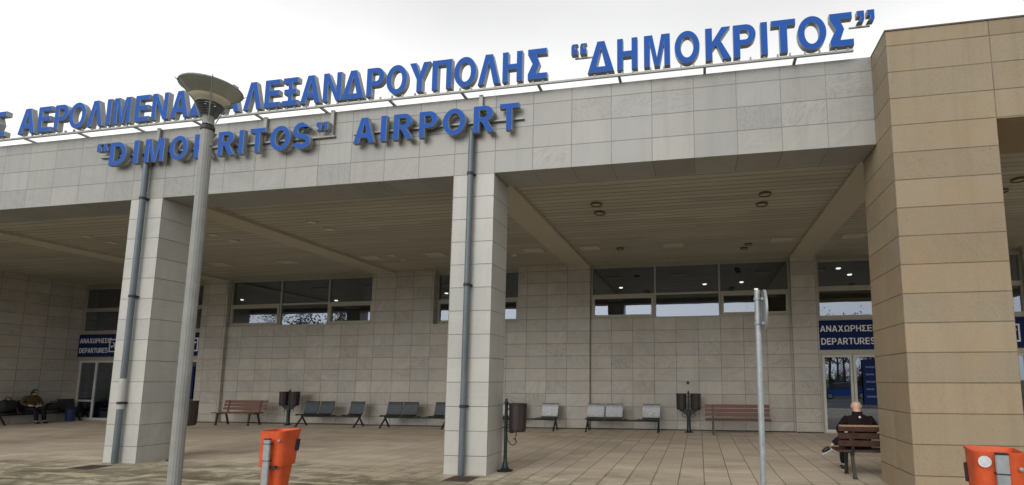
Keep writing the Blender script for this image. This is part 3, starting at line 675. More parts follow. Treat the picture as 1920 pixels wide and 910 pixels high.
# ================================================================== street lamp
def lamp(loc, label):
    L = thing('street_lamp', label, 'street lamp', loc, R(5), group='street lamps along the kerb')
    def p(mb_, name, mat, sm=True): return mb_.build(name, mat, L, smooth=sm)
    mb = MB(); mb.lathe([(.14, 0), (.14, .03), (.10, .05), (.085, .28), (.072, .31)], n=24); p(mb, 'base', M['lamppole'])
    mb = MB(); mb.lathe([(.067, .30), (.066, 2.5), (.0625, 4.68)], n=32, flute=.035); p(mb, 'pole', M['lamppole'], False)
    mb = MB(); mb.lathe([(.063, 4.665), (.073, 4.67), (.076, 4.69), (.074, 4.715), (.05, 4.72), (.045, 4.74)], n=24); p(mb, 'collar', M['black'])
    mb = MB(); mb.lathe([(.045, 4.735), (.060, 4.74), (.062, 4.77), (.060, 4.83), (.070, 4.845)], n=24); p(mb, 'neck', M['lamppole'])
    for k in range(7):
        z = 4.85+.025*k; r = .078+.0105*k; mb = MB(); mb.lathe([(r*.55, z+.010), (r, z-.004), (r+.004, z), (r*.55, z+.016)], n=28, cap=False); p(mb, 'louvre_ring', M['louvre'])
    mb = MB(); mb.lathe([(.150, 5.015), (.322, 5.214), (.318, 5.214), (.146, 5.017)], n=40, cap=False); p(mb, 'clear_cone', M['lamp_glass'])
    mb = MB(); mb.lathe([(.326, 5.206), (.330, 5.218), (.322, 5.230), (.25, 5.262), (.12, 5.284), (.0005, 5.287)], n=40, cap=False); p(mb, 'roof', M['lamproof'])
    mb = MB(); mb.lathe([(.318, 5.208), (.30, 5.214), (.16, 5.222), (.0005, 5.224)], n=40, cap=False); p(mb, 'roof_underside', M['lampwhite'])
    mb = MB(); mb.lathe([(.062, 5.015), (.12, 5.02), (.20, 5.075), (.207, 5.075), (.13, 5.012)], n=32, cap=False); p(mb, 'reflector', M['reflector'])
    mb = MB(); mb.lathe([(.03, 4.86), (.045, 5.0), (.045, 5.09), (.0, 5.12)], n=14, cap=False); p(mb, 'bulb', M['lampwhite'])
    for k in range(4):
        a = R(45+90*k); c, s_ = math.cos(a), math.sin(a)
        mb = MB(); mb.tube([(c*.070, s_*.070, 4.78), (c*.152, s_*.152, 5.007), (c*.328, s_*.328, 5.213), (c*.356, s_*.356, 5.238)], [.006, .007, .007, .004], 6); p(mb, 'rib', M['lamproof'])
    mb = MB(); mb.box(.06, .075, -.02, .02, 4.46, 4.52, .003); p(mb, 'bracket', M['lamppole'], False)
    return L
l0 = lamp((-5.94, 5.0, 0), 'tall grey street lamp with clear cone head in front of the blue sign')
dup(l0, (-24.8, 5.0, 0), R(30), 'grey street lamp mirrored in the left window row')

# ================================================================== traffic sign post, seen edge-on
P0 = thing('traffic_sign', 'round traffic sign seen edge-on atop a galvanised pole', 'traffic sign', (.625, 5.5, 0))
mb = MB(); mb.lathe([(.031, 0), (.031, 2.53), (.028, 2.545)], n=20); mb.build('pole', M['galv'], P0, smooth=True)
mb = MB(); n_ = 48
mb.ring_loft([[(x_, -.0 + r_*math.cos(2*math.pi*k/n_), 2.325 + r_*math.sin(2*math.pi*k/n_)) for k in range(n_)] for x_, r_ in ((.060, .20), (.054, .214), (.062, .222), (.078, .222), (.078, .21), (.070, .21))], True)
mb.build('sign_plate', M['galv'], P0, smooth=True)
for z in (2.19, 2.45):
    mb = MB(); mb.lathe([(.032, z-.015), (.039, z-.014), (.039, z+.014), (.032, z+.015)], n=16, cap=False); mb.box(.035, .0605, -.03, .03, z-.014, z+.014, .002); mb.build('clamp', M['galv'], P0)

# ================================================================== orange litter bins
def rrect(w_, d_, yc, z, r, n=5, back=None):
    pts = []
    for cx, cy, a0 in ((w_/2-r, d_/2-r, 0), (-w_/2+r, d_/2-r, 90), (-w_/2+r, -d_/2+r, 180), (w_/2-r, -d_/2+r, 270)):
        for k in range(n+1):
            a = R(a0+90*k/n); pts.append((cx+r*math.cos(a), yc+cy+r*math.sin(a), z))
    return pts
def orange_bin(loc, rz, label, ztop, zpost, sticker):
    B = thing('orange_bin', label, 'litter bin', loc, rz, group='orange post bins by the kerb')
    zt = ztop; b0 = -.14
    def ring(wd, z, depth, r=.06, yb=.0): return rrect(wd*.875, depth-yb, b0+yb+(depth-yb)/2, z, r)
    mb = MB(); mb.ring_loft([ring(.24, zt-.72, .19, yb=.016), ring(.255, zt-.70, .21, yb=.016), ring(.285, zt-.36, .265, yb=.016), ring(.288, zt-.305, .268, yb=.016)], True); mb.build('body', M['orange'], B, smooth=True)
    hood = MB(); hood.ring_loft([ring(.295, zt-.385, .275, yb=.010), ring(.312, zt-.385, .292), ring(.318, zt-.20, .315), ring(.322, zt-.02, .345), ring(.332, zt-.012, .358), ring(.332, zt, .36), ring(.316, zt+.001, .345, yb=.010), ring(.300, zt-.03, .325, yb=.014), ring(.294, zt-.30, .274, yb=.012)], False)
    h = hood.build('hood', M['orange'], B, smooth=True)
    mb = MB(); mb.ring_loft([ring(.290, zt-.075, .310, yb=.02), ring(.288, zt-.07, .308, yb=.02)], True); mb.build('liner', M['orange_dark'], B)
    fy = b0+.315
    # front slot and lock plates, dark
    for sx in (-1, 1):
        mb = MB(); mb.bar((sx*.141, fy-.065, zt-.24), (sx*.1435, fy-.045, zt-.11), .012, .065, bev=.003); mb.build('handle_slot', M['black'], B)
    mb = MB(); mb.box(-.11, .11, fy-.035, fy+.004, zt-.235, zt-.15, .008); mb.build('slot', M['black'], B)
    mb = MB(); mb.box(-.035, .035, b0-.06, b0-.035, -.0, zpost, .004); mb.build('post', M['galv'], B)
    for z in (zt-.13, zt-.31):
        mb = MB(); mb.box(-.038, .038, b0-.0625, b0-.0, z-.004, z+.004, .001); mb.build('band', M['black'], B)
    mb = MB(); mb.box(-.038, .038, b0-.062, b0-.032, zpost, zpost+.014, .004); mb.build('post_cap', M['black'], B)
    mb = MB(); mb.box(-.01, .10, b0-.03, b0+.0, zt-.40, zt-.37, .004); mb.build('hinge', M['black'], B)
    mb = MB(); mb.lathe([(.013, 0), (.013, .012), (.006, .016)], n=10); bmesh.ops.rotate(mb.bm, verts=mb.bm.verts[:], cent=(0, 0, 0), matrix=Matrix.Rotation(R(90), 3, 'X')); bmesh.ops.translate(mb.bm, verts=mb.bm.verts[:], vec=(.105, b0-.006, zt-.10)); mb.build('rivet', M['galv'], B)
    if sticker:
        mb = MB(); mb.lathe([(.0, 0), (.036, 0), (.037, .002), (.0, .003)], n=28, cap=False); bmesh.ops.rotate(mb.bm, verts=mb.bm.verts[:], cent=(0, 0, 0), matrix=Matrix.Rotation(R(90), 3, 'X')); bmesh.ops.translate(mb.bm, verts=mb.bm.verts[:], vec=(-.085, b0-.012, zt-.062)); mb.build('sticker', M['sticker'], B)
    return B
orange_bin((-4.70, 5.10, 0), R(9), 'orange litter bin in front of the porch, right of the lamp post', 1.03, .945, False)
orange_bin((1.955, 3.90, 0), R(-15), 'orange litter bin with a round white sticker before the beige pier', 1.128, 1.118, True)

# ================================================================== cast-iron litter bins
def bucket(B, cx, cy=0.0):
    mb = MB(); n = 40; rings = []
    for r_, z in ((.13, .685), (.145, .70), (.152, .74), (.158, 1.15), (.165, 1.155), (.165, 1.175), (.150, 1.176), (.146, 1.10), (.135, .75)):
        fl = .035 if .72 < z < 1.152 and r_ > .15 else 0
        rings.append([(cx + r_*(1-fl*((k//2) % 2))*math.cos(2*math.pi*k/n), cy + r_*(1-fl*((k//2) % 2))*math.sin(2*math.pi*k/n), z) for k in range(n)])
    mb.ring_loft(rings, False); mb.bm.faces.new([v for v in mb.bm.verts][:n]); mb.build('bucket', M['brown'], B)
def scroll(B, sx):
    pts = []
    for k in range(22):
        a = R(200+k*17); r = .075*(1-k/30); pts.append((sx*(.14+.0*k+r*math.cos(a)), 0, .52+r*math.sin(a)))
    mb = MB(); mb.tube([(sx*.03, 0, .60)]+[(sx*.035, 0, .54)]+pts[:16], .008, 6)
    mb.tube([(sx*.18, 0, .685), (sx*.20, 0, .63), (sx*.17, 0, .58), (sx*.21, 0, .50)], .008, 6)
    mb.tube([(sx*.02, 0, .70), (sx*.10, 0, .66), (sx*.19, 0, .685)], .010, 6)
    mb.build('scroll_bracket', M['green'], B, smooth=True)
def iron_bin(loc, rz, sides, label):
    B = thing('litter_bin', label, 'litter bin', loc, rz, group='cast iron litter bins in the porch')
    if len(sides) == 2:
        mb = MB(); mb.lathe([(.10, .02), (.075, .05), (.062, .10), (.055, .45), (.075, .56), (.05, .64), (.034, .68)], n=18); mb.build('stem', M['green'], B, smooth=True)
        for s in sides:
            mb = MB(); mb.prism([(s*.03, .52), (s*.07, .52), (s*.30, .675), (s*.03, .675)], 'xz', -.02, .02); mb.build('gusset', M['green'], B)
    mb = MB(); mb.lathe([(.14, 0), (.14, .012), (.09, .03), (.055, .06), (.042, .14), (.034, .17), (.030, .30), (.028, 1.16), (.036, 1.165), (.040, 1.19), (.028, 1.21), (.018, 1.235), (.02, 1.25), (.0, 1.27)], n=20, cap=False); mb.build('post', M['green'], B, smooth=True)
    for s in sides:
        bucket(B, s*.215); scroll(B, s)
        mb = MB()
        for z in (.80, 1.08): mb.box(min(s*.02, s*.065), max(s*.02, s*.065), -.012, .012, z-.012, z+.012)
        mb.build('bracket', M['green'], B)
    return B
iron_bin((-3.40, 8.69, 0), 0, (1,), 'dark brown litter bin on a green post beside the middle column')
iron_bin((-10.36, 8.69, 0), 0, (1,), 'brown litter bin half hidden behind the street lamp pole')
iron_bin((-.335, 15.9, 0), 0, (-1, 1), 'twin litter bin by the wall, left of the red slatted bench')
iron_bin((-14.34, 15.9, 0), 0, (-1, 1), 'twin litter bin by the wall between brown bench and black seats')

# ================================================================== wooden benches
def wood_bench(loc, rz, length, label, wood, worn=None):
    B = thing('park_bench', label, 'bench', loc, rz, group='slatted wooden benches')
    h = length/2                                   # faces -y; seat front at y = -.25
    mb = MB()
    for k in range(4): mb.box(-h, h, -.25+k*.115, -.25+k*.115+.095, .415, .45, .006)
    mb.build('seat', wood, B)
    mb = MB(); tilt = R(-12)
    for k in range(3):
        z = .565+k*.122; y = .20+(z-.45)*.21
        mt = Matrix.Translation((0, y, z)) @ Matrix.Rotation(tilt, 4, 'X')
        mb.obox((length, .03, .098), mt, .006, mi=0)
        if worn and k == 2: mb.obox((length-.012, .034, .026), mt @ Matrix.Translation((0, 0, .042)), .004, mi=1)
    mb.build('backrest', [wood, worn or wood], B)
    for sx in (-1, 1):
        x = sx*(h-.23)
        mb = MB(); mb.bar((x, -.20, .405), (x, -.25, .0), .05, .045); mb.box(x-.03, x+.03, -.29, -.21, 0, .018); mb.build('leg', M['iron'], B)
        mb = MB(); mb.bar((x, .13, .405), (x, .25, .0), .05, .045); mb.box(x-.03, x+.03, .21, .29, 0, .018); mb.build('leg', M['iron'], B)
        mb = MB(); mb.box(x-.025, x+.025, -.25, .22, .385, .414); mb.bar((x, .185, .40), (x, .275, .86), .045, .02); mb.build('frame', M['iron'], B)
    return B
wood_bench((-16.15, 15.66, 0), 0, 1.78, 'brown slatted bench by the far left porch wall', M['wood_dark'])
wood_bench((1.09, 15.5, 0), 0, 1.87, 'red slatted bench against the wall behind the sign pole', M['wood'])
wood_bench((3.13, 9.24, 0), math.pi, 1.80, 'slatted bench seen from behind with a man sitting on it', M['wood_shade'], M['wood_worn'])

# ================================================================== metal beam seats
def seat_bench(loc, rz, mat, label, group):
    B = thing('beam_bench', label, 'bench', loc, rz, group=group); p = .585      # origin at left end, four places, third one empty
    mb = MB(); mb.box(.02, 4*p-.02, .02, .08, .31, .37, .006); mb.build('beam', M['iron'], B)
    for x in (.06, 4*p-.06):
        mb = MB(); mb.bar((x, .05, .31), (x, -.22, .02), .045, .035); mb.bar((x, .05, .31), (x, .26, .02), .045, .035)
        mb.box(x-.03, x+.03, -.28, -.18, 0, .02, .004); mb.box(x-.03, x+.03, .22, .31, 0, .02, .004); mb.box(x-.03, x+.03, -.24, .10, .371, .395, .004)
        mb.build('leg', M['iron'], B)
    for i in (0, 1, 3):
        x0, x1 = i*p+.025, (i+1)*p-.025
        prof = [(-.22, .395), (-.235, .41), (-.20, .425), (.0, .405), (.10, .41), (.135, .43), (.155, .48), (.215, .70), (.245, .81), (.262, .845)]
        th = .012; mb = MB(); nrm = []
        for k, q in enumerate(prof):
            a = prof[max(k-1, 0)]; b_ = prof[min(k+1, len(prof)-1)]; d = Vector((b_[0]-a[0], b_[1]-a[1])).normalized(); nrm.append((q[0]+d.y*th, q[1]-d.x*th))
        mb.prism(prof + nrm[::-1], 'yz', x0, x1); mb.build('seat', mat, B, smooth=True)
        mb = MB(); 
        for x in (x0+.01, x1-.01): mb.tube([(x, -.20, .402), (x, .12, .395), (x, .165, .47), (x, .275, .85)], .012, 8)
        mb.box(x0+.06, x1-.06, .0, .10, .371, .392); mb.build('seat_frame', M['iron'], B)
    mb = MB(); mb.box(2*p+.03, 2*p+.13, -.06, .14, .371, .39, .004); mb.box(3*p-.13, 3*p-.03, -.06, .14, .371, .39, .004); mb.build('bracket', M['iron'], B)
    return B
gb, gs = 'black steel seats along the porch wall', 'pale steel seats along the porch wall'
b1 = seat_bench((-13.72, 15.72, 0), 0, M['seat_black'], 'black steel three-seat bench right of the left twin bin', gb)
dup(b1, (-10.52, 15.70, 0), 0, 'black steel three-seat bench running behind the middle column')
b3 = seat_bench((-6.80, 15.74, 0), 0, M['seat_pale'], 'pale steel bench mostly hidden behind column and brown bin', gs)
dup(b3, (-3.53, 15.72, 0), 0, 'pale steel three-seat bench left of the right twin bin')
dup(b1, (-24.32, 14.05, 0), R(90), 'dark bench against the shadowed side wall, loaded with bags')

# luggage on the far-left bench, and a blue bin next to it
def bag(name, label, cat, loc, size, mat, rz=0.0, handle=True):
    t = thing(name, label, cat, loc, rz)
    a, b_, c = size; mb = MB(); rings = []
    for k in range(9):
        u = k/8; s = (max(0.0, 1-(2*u-1)**4))**.35*.96+.04
        rings.append([(-a/2+a*u, b_/2*s*math.cos(q)*(1+.08*math.sin(3*q+k)), c/2+c/2*s*math.sin(q)*(1+.07*math.cos(2*q+k*1.3))) for q in [2*math.pi*i/16 for i in range(16)]])
    mb.ring_loft(rings, True); mb.build('body', mat, t, smooth='all')
    if handle:
        mb = MB(); mb.tube([(-a*.2, 0, c*.92), (-a*.12, 0, c*1.18), (a*.12, 0, c*1.18), (a*.2, 0, c*.92)], .014, 8); mb.build('handle', M['black'], t, smooth=True)
    return t
cloth_b = plain('black_cloth', (.012, .012, .014), .8, var=.2); cloth_o = plain('ochre_cloth', (.075, .05, .016), .85, var=.3, scale=5, bump=.4)
bag('duffel_bag', 'black duffel bag on the left end of the shadowed bench', 'bag', (-24.42, 14.30, .42), (.50, .38, .46), cloth_b, R(92))
bag('backpack', 'dark backpack lying on the shadowed bench beside the person in ochre', 'bag', (-24.42, 15.62, .42), (.46, .32, .30), plain('dark_backpack', (.02, .017, .015), .8), R(84))
t = thing('waste_basket', 'small dark blue waste basket in the corner by the left entrance', 'waste basket', (-24.15, 16.02, 0))
mb = MB(); mb.lathe([(.12, 0), (.13, .01), (.165, .50), (.175, .51), (.175, .53), (.155, .53), (.125, .04)], n=24, cap=False); mb.bm.faces.new(mb.bm.verts[:24]); mb.build('basket', plain('blue_plastic', (.012, .03, .12), .4), t, smooth=True)
mb = MB(); mb.lathe([(.185, .44), (.182, .535), (.150, .545), (.13, .45)], n=24, cap=False); mb.build('liner', cloth_b, t, smooth=True)

# ================================================================== drain grates in the paving
for x0, y0, lab in ((-4.05, 7.66, 'rusty drain grate in the paving before the middle column'), (-11.25, 7.50, 'dark drain grate in the paving before the left column')):
    o = (x0, y0, 0); g_ = thing('drain_grate', lab, 'drain grate', o, group='drain grates at the column feet')
    mb = MB(); mb.box(0, .44, 0, .03, .001, .010); mb.box(0, .44, .39, .42, .001, .010); mb.box(0, .03, .03, .39, .001, .010); mb.box(.41, .44, .03, .39, .001, .010); mb.build('frame', M['grate'], g_)
    mb = MB()
    for k in range(11): mb.box(.034+k*.034, .034+k*.034+.020, .03, .39, .002, .009)
    mb.build('bars', M['grate'], g_)
    mb = MB(); mb.box(.03, .41, .03, .39, .0008, .0015); mb.build('pit_dark', M['black'], g_)  # flat black sheet painting the darkness below the bars

# ================================================================== the seated man
skinm = plain('skin', (.58, .37, .27), .5, var=.06, scale=10)
trousers = plain('dark_trousers', (.010, .013, .019), .85, var=.25, scale=9, bump=.25, spec=.2)
shoe = plain('black_shoe', (.012, .012, .014), .5); sole = plain('white_sole', (.6, .6, .6), .6)
def seated_person(label, loc, rz, jacket, crossed, hair=None, emblem=False, lean=0.0):
    """sits facing +y on a 0.45 m seat; body, then hands, face and clothes as children"""
    MAN = thing('person', label, 'person', loc, rz)
    ly = lambda z: lean*max(0, z-.55)
    def A(v): return (v[0], v[1]+ly(v[2]) if abs(v[1]) < .25 else v[1]) + tuple(v[2:])
    legs_b = ([(.10, .06, .53, .088), (.04, .43, .635, .05), (-.16, .53, .545, .042), (-.30, .56, .42, .034)] if crossed
              else [(.10, .06, .53, .088), (.13, .46, .53, .05), (.12, .52, .30, .042), (.115, .555, .08, .036)])
    # pelvis, spine, neck, head, arms, legs - one continuous surface
    V = [(0, 0, .54, .12, .10), (0, -.07, .74, .115, .09), (0, -.085, .90, .115, .085), (0, -.05, 1.02, .07, .065), (0, -.03, 1.075, .056), (0, -.012, 1.135, .080, .090), (0, .0, 1.20, .080, .090), (0, -.004, 1.235, .062, .070),
         (-.16, -.07, .935, .045), (-.285, -.02, .77, .036), (-.17, .20, .66, .036), (-.07, .30, .645, .03),
         (.16, -.07, .935, .045), (.285, -.02, .77, .036), (.17, .20, .68, .036), (.08, .30, .66, .03),
         (-.10, .06, .53, .088), (-.12, .46, .53, .05), (-.11, .52, .30, .042), (-.10, .555, .08, .036)] + legs_b
    E_ = [(0, 1), (1, 2), (2, 3), (3, 4), (4, 5), (5, 6), (6, 7), (2, 8), (8, 9), (9, 10), (10, 11), (2, 12), (12, 13), (13, 14), (14, 15), (0, 16), (16, 17), (17, 18), (18, 19), (0, 20), (20, 21), (21, 22), (22, 23)]
    me = skin([A(v) for v in V], E_, 2); me.materials.append(skinm); link('body', me, MAN, 'all')
    hy0 = ly(1.16)
    mb = MB(); mb.lathe([(.0, -.02), (.012, -.018), (.010, .01), (.004, .022)], n=8, cap=False); bmesh.ops.translate(mb.bm, verts=mb.bm.verts[:], vec=(0, .092+hy0, 1.155)); mb.build('nose', skinm, MAN, smooth='all')
    mb = MB(); mb.box(-.024, .024, .074+hy0, .084+hy0, 1.108, 1.116, .002); mb.build('mouth', plain('lips', (.33, .13, .11), .5), MAN)
    if hair:
        mb = MB(); rings = []
        for k in range(9):
            a = R(-18+108*k/8); rings.append([(.094*math.cos(a)*math.cos(q), -.012+hy0+.104*math.cos(a)*math.sin(q)-.014*(1-k/8), 1.165+.105*math.sin(a)-(.0 if math.sin(q) > .2 else .055*(1-k/8))) for q in [2*math.pi*i/20 for i in range(20)]])
        mb.ring_loft(rings, True); mb.build('hair', hair, MAN, smooth='all')
    for s in (-1, 1):
        mb = MB(); mb.ring_loft([[(s*(.074+.010*u), hy0-.01+.018*k_*math.cos(2*math.pi*i/12), 1.152+.030*k_*math.sin(2*math.pi*i/12)) for i in range(12)] for u, k_ in ((0, .7), (.6, 1.0), (1, .9))], True); mb.build('ear', skinm, MAN, smooth='all')
        mb = MB(); bmesh.ops.create_uvsphere(mb.bm, u_segments=10, v_segments=8, radius=.0095); bmesh.ops.translate(mb.bm, verts=mb.bm.verts[:], vec=(s*.032, .080+hy0, 1.182)); mb.build('eye', M['brown'], MAN, smooth='all')
        hx, hy, hz = (s*.06, .31, .645+(.015 if s > 0 else 0))
        me = skin([(hx, hy, hz, .026, .016), (hx-s*.035, hy+.03, hz-.005, .030, .015)], [(0, 1)], 1); me.materials.append(skinm); hand = link('hand', me, MAN, 'all')
        for k, (ln, off) in enumerate(((.055, -.024), (.065, -.008), (.06, .008), (.048, .022))):
            p = Vector((hx-s*.045, hy+.032+off*.6, hz+.004-off*.3)); q1 = p+Vector((-s*ln*.45, .012, .004)); q2 = q1+Vector((-s*ln*.35, .004, -.018)); q3 = q2+Vector((-s*ln*.12, -.006, -.018))
            me = skin([(*p, .0095), (*q1, .009), (*q2, .008), (*q3, .007)], [(0, 1), (1, 2), (2, 3)], 1); me.materials.append(skinm); link('finger', me, hand, 'all')
        p = Vector((hx-s*.01, hy-.02, hz)); me = skin([(*p, .011), (p.x-s*.03, p.y-.018, p.z+.008, .0105), (p.x-s*.055, p.y-.012, p.z+.004, .009)], [(0, 1), (1, 2)], 1); me.materials.append(skinm); link('thumb', me, hand, 'all')
    J = [(0, -.01, .55, .165, .135), (0, -.07, .74, .175, .135), (0, -.085, .90, .18, .125), (0, -.065, 1.00, .10, .085), (0, -.045, 1.045, .075, .07),
         (-.185, -.07, .945, .078), (-.295, -.02, .77, .064), (-.19, .19, .665, .052), (.185, -.07, .945, .078), (.295, -.02, .77, .064), (.19, .19, .685, .052)]
    me = skin([A(v) for v in J], [(0, 1), (1, 2), (2, 3), (3, 4), (2, 5), (5, 6), (6, 7), (2, 8), (8, 9), (9, 10)], 2); me.materials.append(jacket); link('jacket', me, MAN, 'all')
    mb = MB(); mb.lathe([(.082, 1.0), (.086, 1.02), (.078, 1.07), (.070, 1.068), (.072, 1.01)], (0, -.045+ly(1.03)), 20, cap=False); mb.build('collar', jacket, MAN, smooth='all')
    if emblem:
        mb = MB(); mb.ring_loft([[(r_*math.cos(2*math.pi*i/14), yy_, .985+r_*math.sin(2*math.pi*i/14)) for i in range(14)] for r_, yy_ in ((.018, -.176), (.018, -.168))], True); mb.build('emblem', M['sticker'], MAN)
    TR = [(0, .0, .53, .15, .125), (-.10, .08, .53, .102), (-.12, .46, .53, .078), (-.11, .52, .30, .066), (-.10, .555, .115, .06)] + (
         [(.10, .08, .53, .102), (.04, .43, .635, .08), (-.16, .53, .545, .066), (-.265, .555, .45, .058)] if crossed else [(.10, .08, .53, .102), (.13, .46, .53, .078), (.12, .52, .30, .066), (.115, .555, .115, .06)])
    me = skin(TR, [(0, 1), (1, 2), (2, 3), (3, 4), (0, 5), (5, 6), (6, 7), (7, 8)], 2); me.materials.append(trousers); link('trousers', me, MAN, 'all')
    def shoe_at(p, q, down):
        p, q = Vector(p), Vector(q); d = q-p; u = d.normalized(); dn = (Vector(down) - u*Vector(down).dot(u)).normalized(); side = u.cross(dn).normalized()
        me = skin([(*p, .045, .045), (*(p+d*.45), .046, .038), (*(p+d*.85), .042, .030), (*q, .030, .022)], [(0, 1), (1, 2), (2, 3)], 2); me.materials.append(shoe); o = link('shoe', me, MAN, 'all')
        rings = []
        for k in range(10):
            c = p + d*(k/9*1.2-.13) + dn*.036; wv = side*.043*(math.sin(math.pi*(k+.7)/10.4)**.45)
            rings.append([c-wv, c+wv, c+wv+dn*.013, c-wv+dn*.013])
        mb_ = MB(); mb_.ring_loft(rings, True); mb_.build('sole', sole, o, smooth=True)
    shoe_at((-.10, .55, .055), (-.09, .75, .048), (0, 0, -1))
    if crossed: shoe_at((-.315, .56, .40), (-.455, .575, .315), (-.45, .1, -1))
    else: shoe_at((.115, .55, .055), (.125, .75, .048), (0, 0, -1))
    return MAN
seated_person('man in a dark maroon jacket sitting with back turned and legs crossed', (2.60, 9.24, 0), 0, plain('maroon_jacket', (.014, .0075, .0095), .85, var=.3, scale=9, bump=.25, spec=.15), True, None, True)
seated_person('person in an ochre jacket sitting hunched on the shadowed far-left bench', (-24.38, 14.92, -.02), R(-90), cloth_o, False, plain('dark_hair', (.012, .01, .009), .6, var=.3, scale=30), False, .22)

# ================================================================== behind the camera: what the glass mirrors
bark = plain('bark', (.075, .055, .04), .9, var=.35, scale=8, bump=.6)
def leafmat(name, c):
    g = G(name); oi = g.n('ShaderNodeNewGeometry'); rnd = oi.outputs['Random Per Island']
    g.val(g.mix(rnd, c4([q*.65 for q in c]), c4([q*1.35 for q in c])), 'Base Color'); g.val(.6, 'Roughness'); return g.m
leaf = leafmat('leaves', (.075, .085, .03))
def tree(loc, h, seed, label, group='trees across the road'):
    rd = random.Random(seed); t = thing('tree', label, 'tree', loc, rd.random()*6, group); tips = []; mb = MB()
    mb.tube([(0, 0, 0), (.03, .02, h*.25), (-.04, .05, h*.5), (.03, 0, h*.78)], [h*.022, h*.018, h*.013, h*.006], 9)
    for k in range(16):
        z = h*(.3+.45*rd.random()); a = rd.random()*6.28; ln = h*(.18+.2*rd.random()); q = Vector((math.cos(a)*ln, math.sin(a)*ln, z+ln*.7)); mid = Vector((math.cos(a)*ln*.5, math.sin(a)*ln*.5, z+ln*.28))
        mb.tube([(0, 0, z), mid, q], [h*.009, h*.006, h*.002], 6); tips += [mid, q]
        for j in range(3):
            b_ = q + Vector((rd.gauss(0, .07), rd.gauss(0, .07), rd.gauss(.04, .06)))*h; mb.tube([mid, (mid+q)/2, b_], [h*.004, h*.003, h*.001], 5); tips.append(b_)
    mb.build('trunk', bark, t, smooth=True); mb = MB()
    for q in tips:
        for k in range(26):
            p = q + Vector((rd.gauss(0, 1), rd.gauss(0, 1), rd.gauss(0, .7)))*h*.05; s = .05+.07*rd.random()
            u = Vector((rd.gauss(0, 1), rd.gauss(0, 1), rd.gauss(0, 1))).normalized(); v = u.orthogonal().normalized()
            mb.bm.faces.new([mb.bm.verts.new(p+u*s*1.5), mb.bm.verts.new(p+v*s*.7), mb.bm.verts.new(p-u*s*1.3), mb.bm.verts.new(p-v*s*.7)])
    mb.build('crown', leaf, t); return t
t1 = tree((4.5, -34, -.14), 9.5, 1, 'tree across the road, mirrored in the right door glass')
t2 = tree((9.5, -33, -.14), 8.5, 2, 'tree behind the blue car, mirrored in the door glass')
for i, (x, y, s) in enumerate(((13.5, -34.5, 1), (17.5, -33, 2), (22, -35, 1), (27.5, -33.5, 2), (-1.5, -34, 2), (-8, -33, 1), (-38, -12.4, 1), (-47, -12.5, 2), (-56, -33, 1), (-66, -34, 2), (11.5, -37, 1), (15.5, -38, 2), (19.5, -37.5, 1), (24.5, -38, 2), (16.3, -31.5, 2), (20.4, -31.8, 1), (13, -41, 2), (18, -42, 1), (23, -42, 2), (29, -41, 1))):
    d = dup(t1 if s == 1 else t2, (x, y, -.14), i*1.3, 'leafy tree across the road, mirrored in the porch glass')
def shrub(loc, h, seed, label):
    rd = random.Random(seed); t = thing('shrub', label, 'shrub', loc, rd.random()*6, 'undergrowth across the road'); mb = MB(); tips = []
    for k in range(14):
        a = rd.random()*6.28; r_ = h*(.1+.35*rd.random()); q = Vector((math.cos(a)*r_, math.sin(a)*r_, h*(.5+.45*rd.random())))
        mb.tube([(math.cos(a)*.08, math.sin(a)*.08, 0), q*.5+Vector((0, 0, .1*h)), q], [.035, .022, .008], 5); tips += [q, q*.7, q*.45]
    mb.build('stems', bark, t, smooth=True); mb = MB()
    for q in tips:
        for k in range(34):
            p = q + Vector((rd.gauss(0, 1), rd.gauss(0, 1), rd.gauss(0, .8)))*h*.11; p.z = max(.05, p.z); s_ = .05+.06*rd.random()
            u = Vector((rd.gauss(0, 1), rd.gauss(0, 1), rd.gauss(0, 1))).normalized(); v = u.orthogonal().normalized()
            mb.bm.faces.new([mb.bm.verts.new(p+u*s_*1.5), mb.bm.verts.new(p+v*s_*.7), mb.bm.verts.new(p-u*s_*1.3), mb.bm.verts.new(p-v*s_*.7)])
    mb.build('foliage', leafb, t); return t
leafb = leafmat('brown_green_leaves', (.115, .10, .04))
s1 = shrub((12, -36, -.14), 3.6, 11, 'bushy undergrowth behind the blue car, mirrored in the door glass')
for i, (x, sc_) in enumerate(((9.2, 1), (14.6, 1.1), (17.4, .9), (20.3, 1.15), (23.4, 1), (26.5, 1.1), (29.8, .95))):
    dup(s1, (x, -36.2+.5*math.sin(i*2.1), -.14), i*1.7)
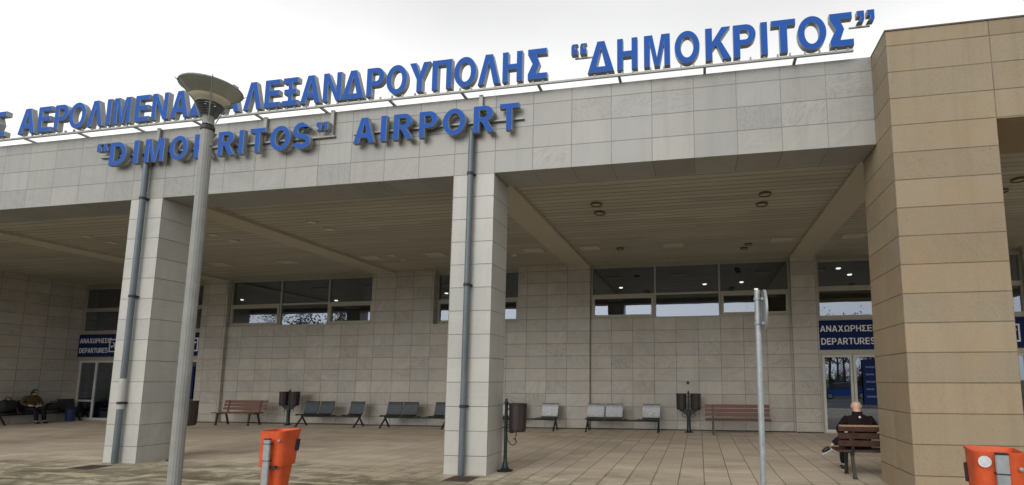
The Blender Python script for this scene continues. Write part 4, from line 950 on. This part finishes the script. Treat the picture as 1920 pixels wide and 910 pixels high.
# a blue car in the car park
CARL = (12.6, -15.6, -.128)
C = thing('parked_car', 'blue car parked across the road, mirrored in the door glass', 'car', CARL)
carp = plain('blue_car_paint', (.02, .09, .42), .25, .3, var=.03); cg = plain('car_glass', (.012, .014, .016), .08); tyre = plain('tyre', (.015, .015, .015), .8)
mb = MB(); secs = []
side_top = [(-2.05, .62), (-1.95, .80), (-1.25, .90), (-.62, 1.36), (.1, 1.46), (.95, 1.42), (1.62, 1.05), (2.0, .98), (2.08, .70)]
poly = [(-2.08, .34), (-2.05, .62), (-1.95, .80), (-1.2, .92), (1.7, .98), (2.03, .95), (2.08, .62), (2.05, .34)]
for y_, k in ((-.82, .97), (-.87, .985), (-.88, 1), (.88, 1), (.87, .985), (.82, .97)): secs.append([(p[0]*k, y_, .34+(p[1]-.34)*(k if abs(y_) < .88 else 1)) for p in poly])
mb.ring_loft(secs, True); mb.build('body', carp, C, smooth=True)
mb = MB(); cab = [(-1.22, .93), (-.55, 1.37), (.1, 1.46), (.95, 1.42), (1.66, .99)]
mb.ring_loft([[(p[0], y_*(1-(p[1]-.9)*.32), p[1]) for p in cab] for y_ in (-.84, .84)], True); mb.build('cabin_glass', cg, C, smooth=True)
mb = MB(); mb.ring_loft([[(p[0], y_, p[1]) for p in [(-.5, 1.375), (.1, 1.465), (.93, 1.425), (.93, 1.455), (.1, 1.495), (-.52, 1.405)]] for y_ in (-.70, .70)], True); mb.build('roof', carp, C, smooth=True)
for px in ((-1.1, -.48), (.12, .14), (1.0, 1.62)):
    pass
for sx in (-1.28, 1.32):
    for sy in (-.80, .80):
        mb = MB(); mb.tube([(sx, sy-.1, .31), (sx, sy+.1, .31)], .31, 24); wh = mb.build('wheel', tyre, C, smooth=True)
        mb = MB(); mb.tube([(sx, sy-.108, .31), (sx, sy+.108, .31)], .20, 18); mb.build('rim', M['galv'], wh, smooth=True)
for sy in (-.6, .6):
    mb = MB(); mb.box(-2.09, -2.0, sy-.18, sy+.18, .62, .76, .02); mb.build('headlight', M['sticker'], C)
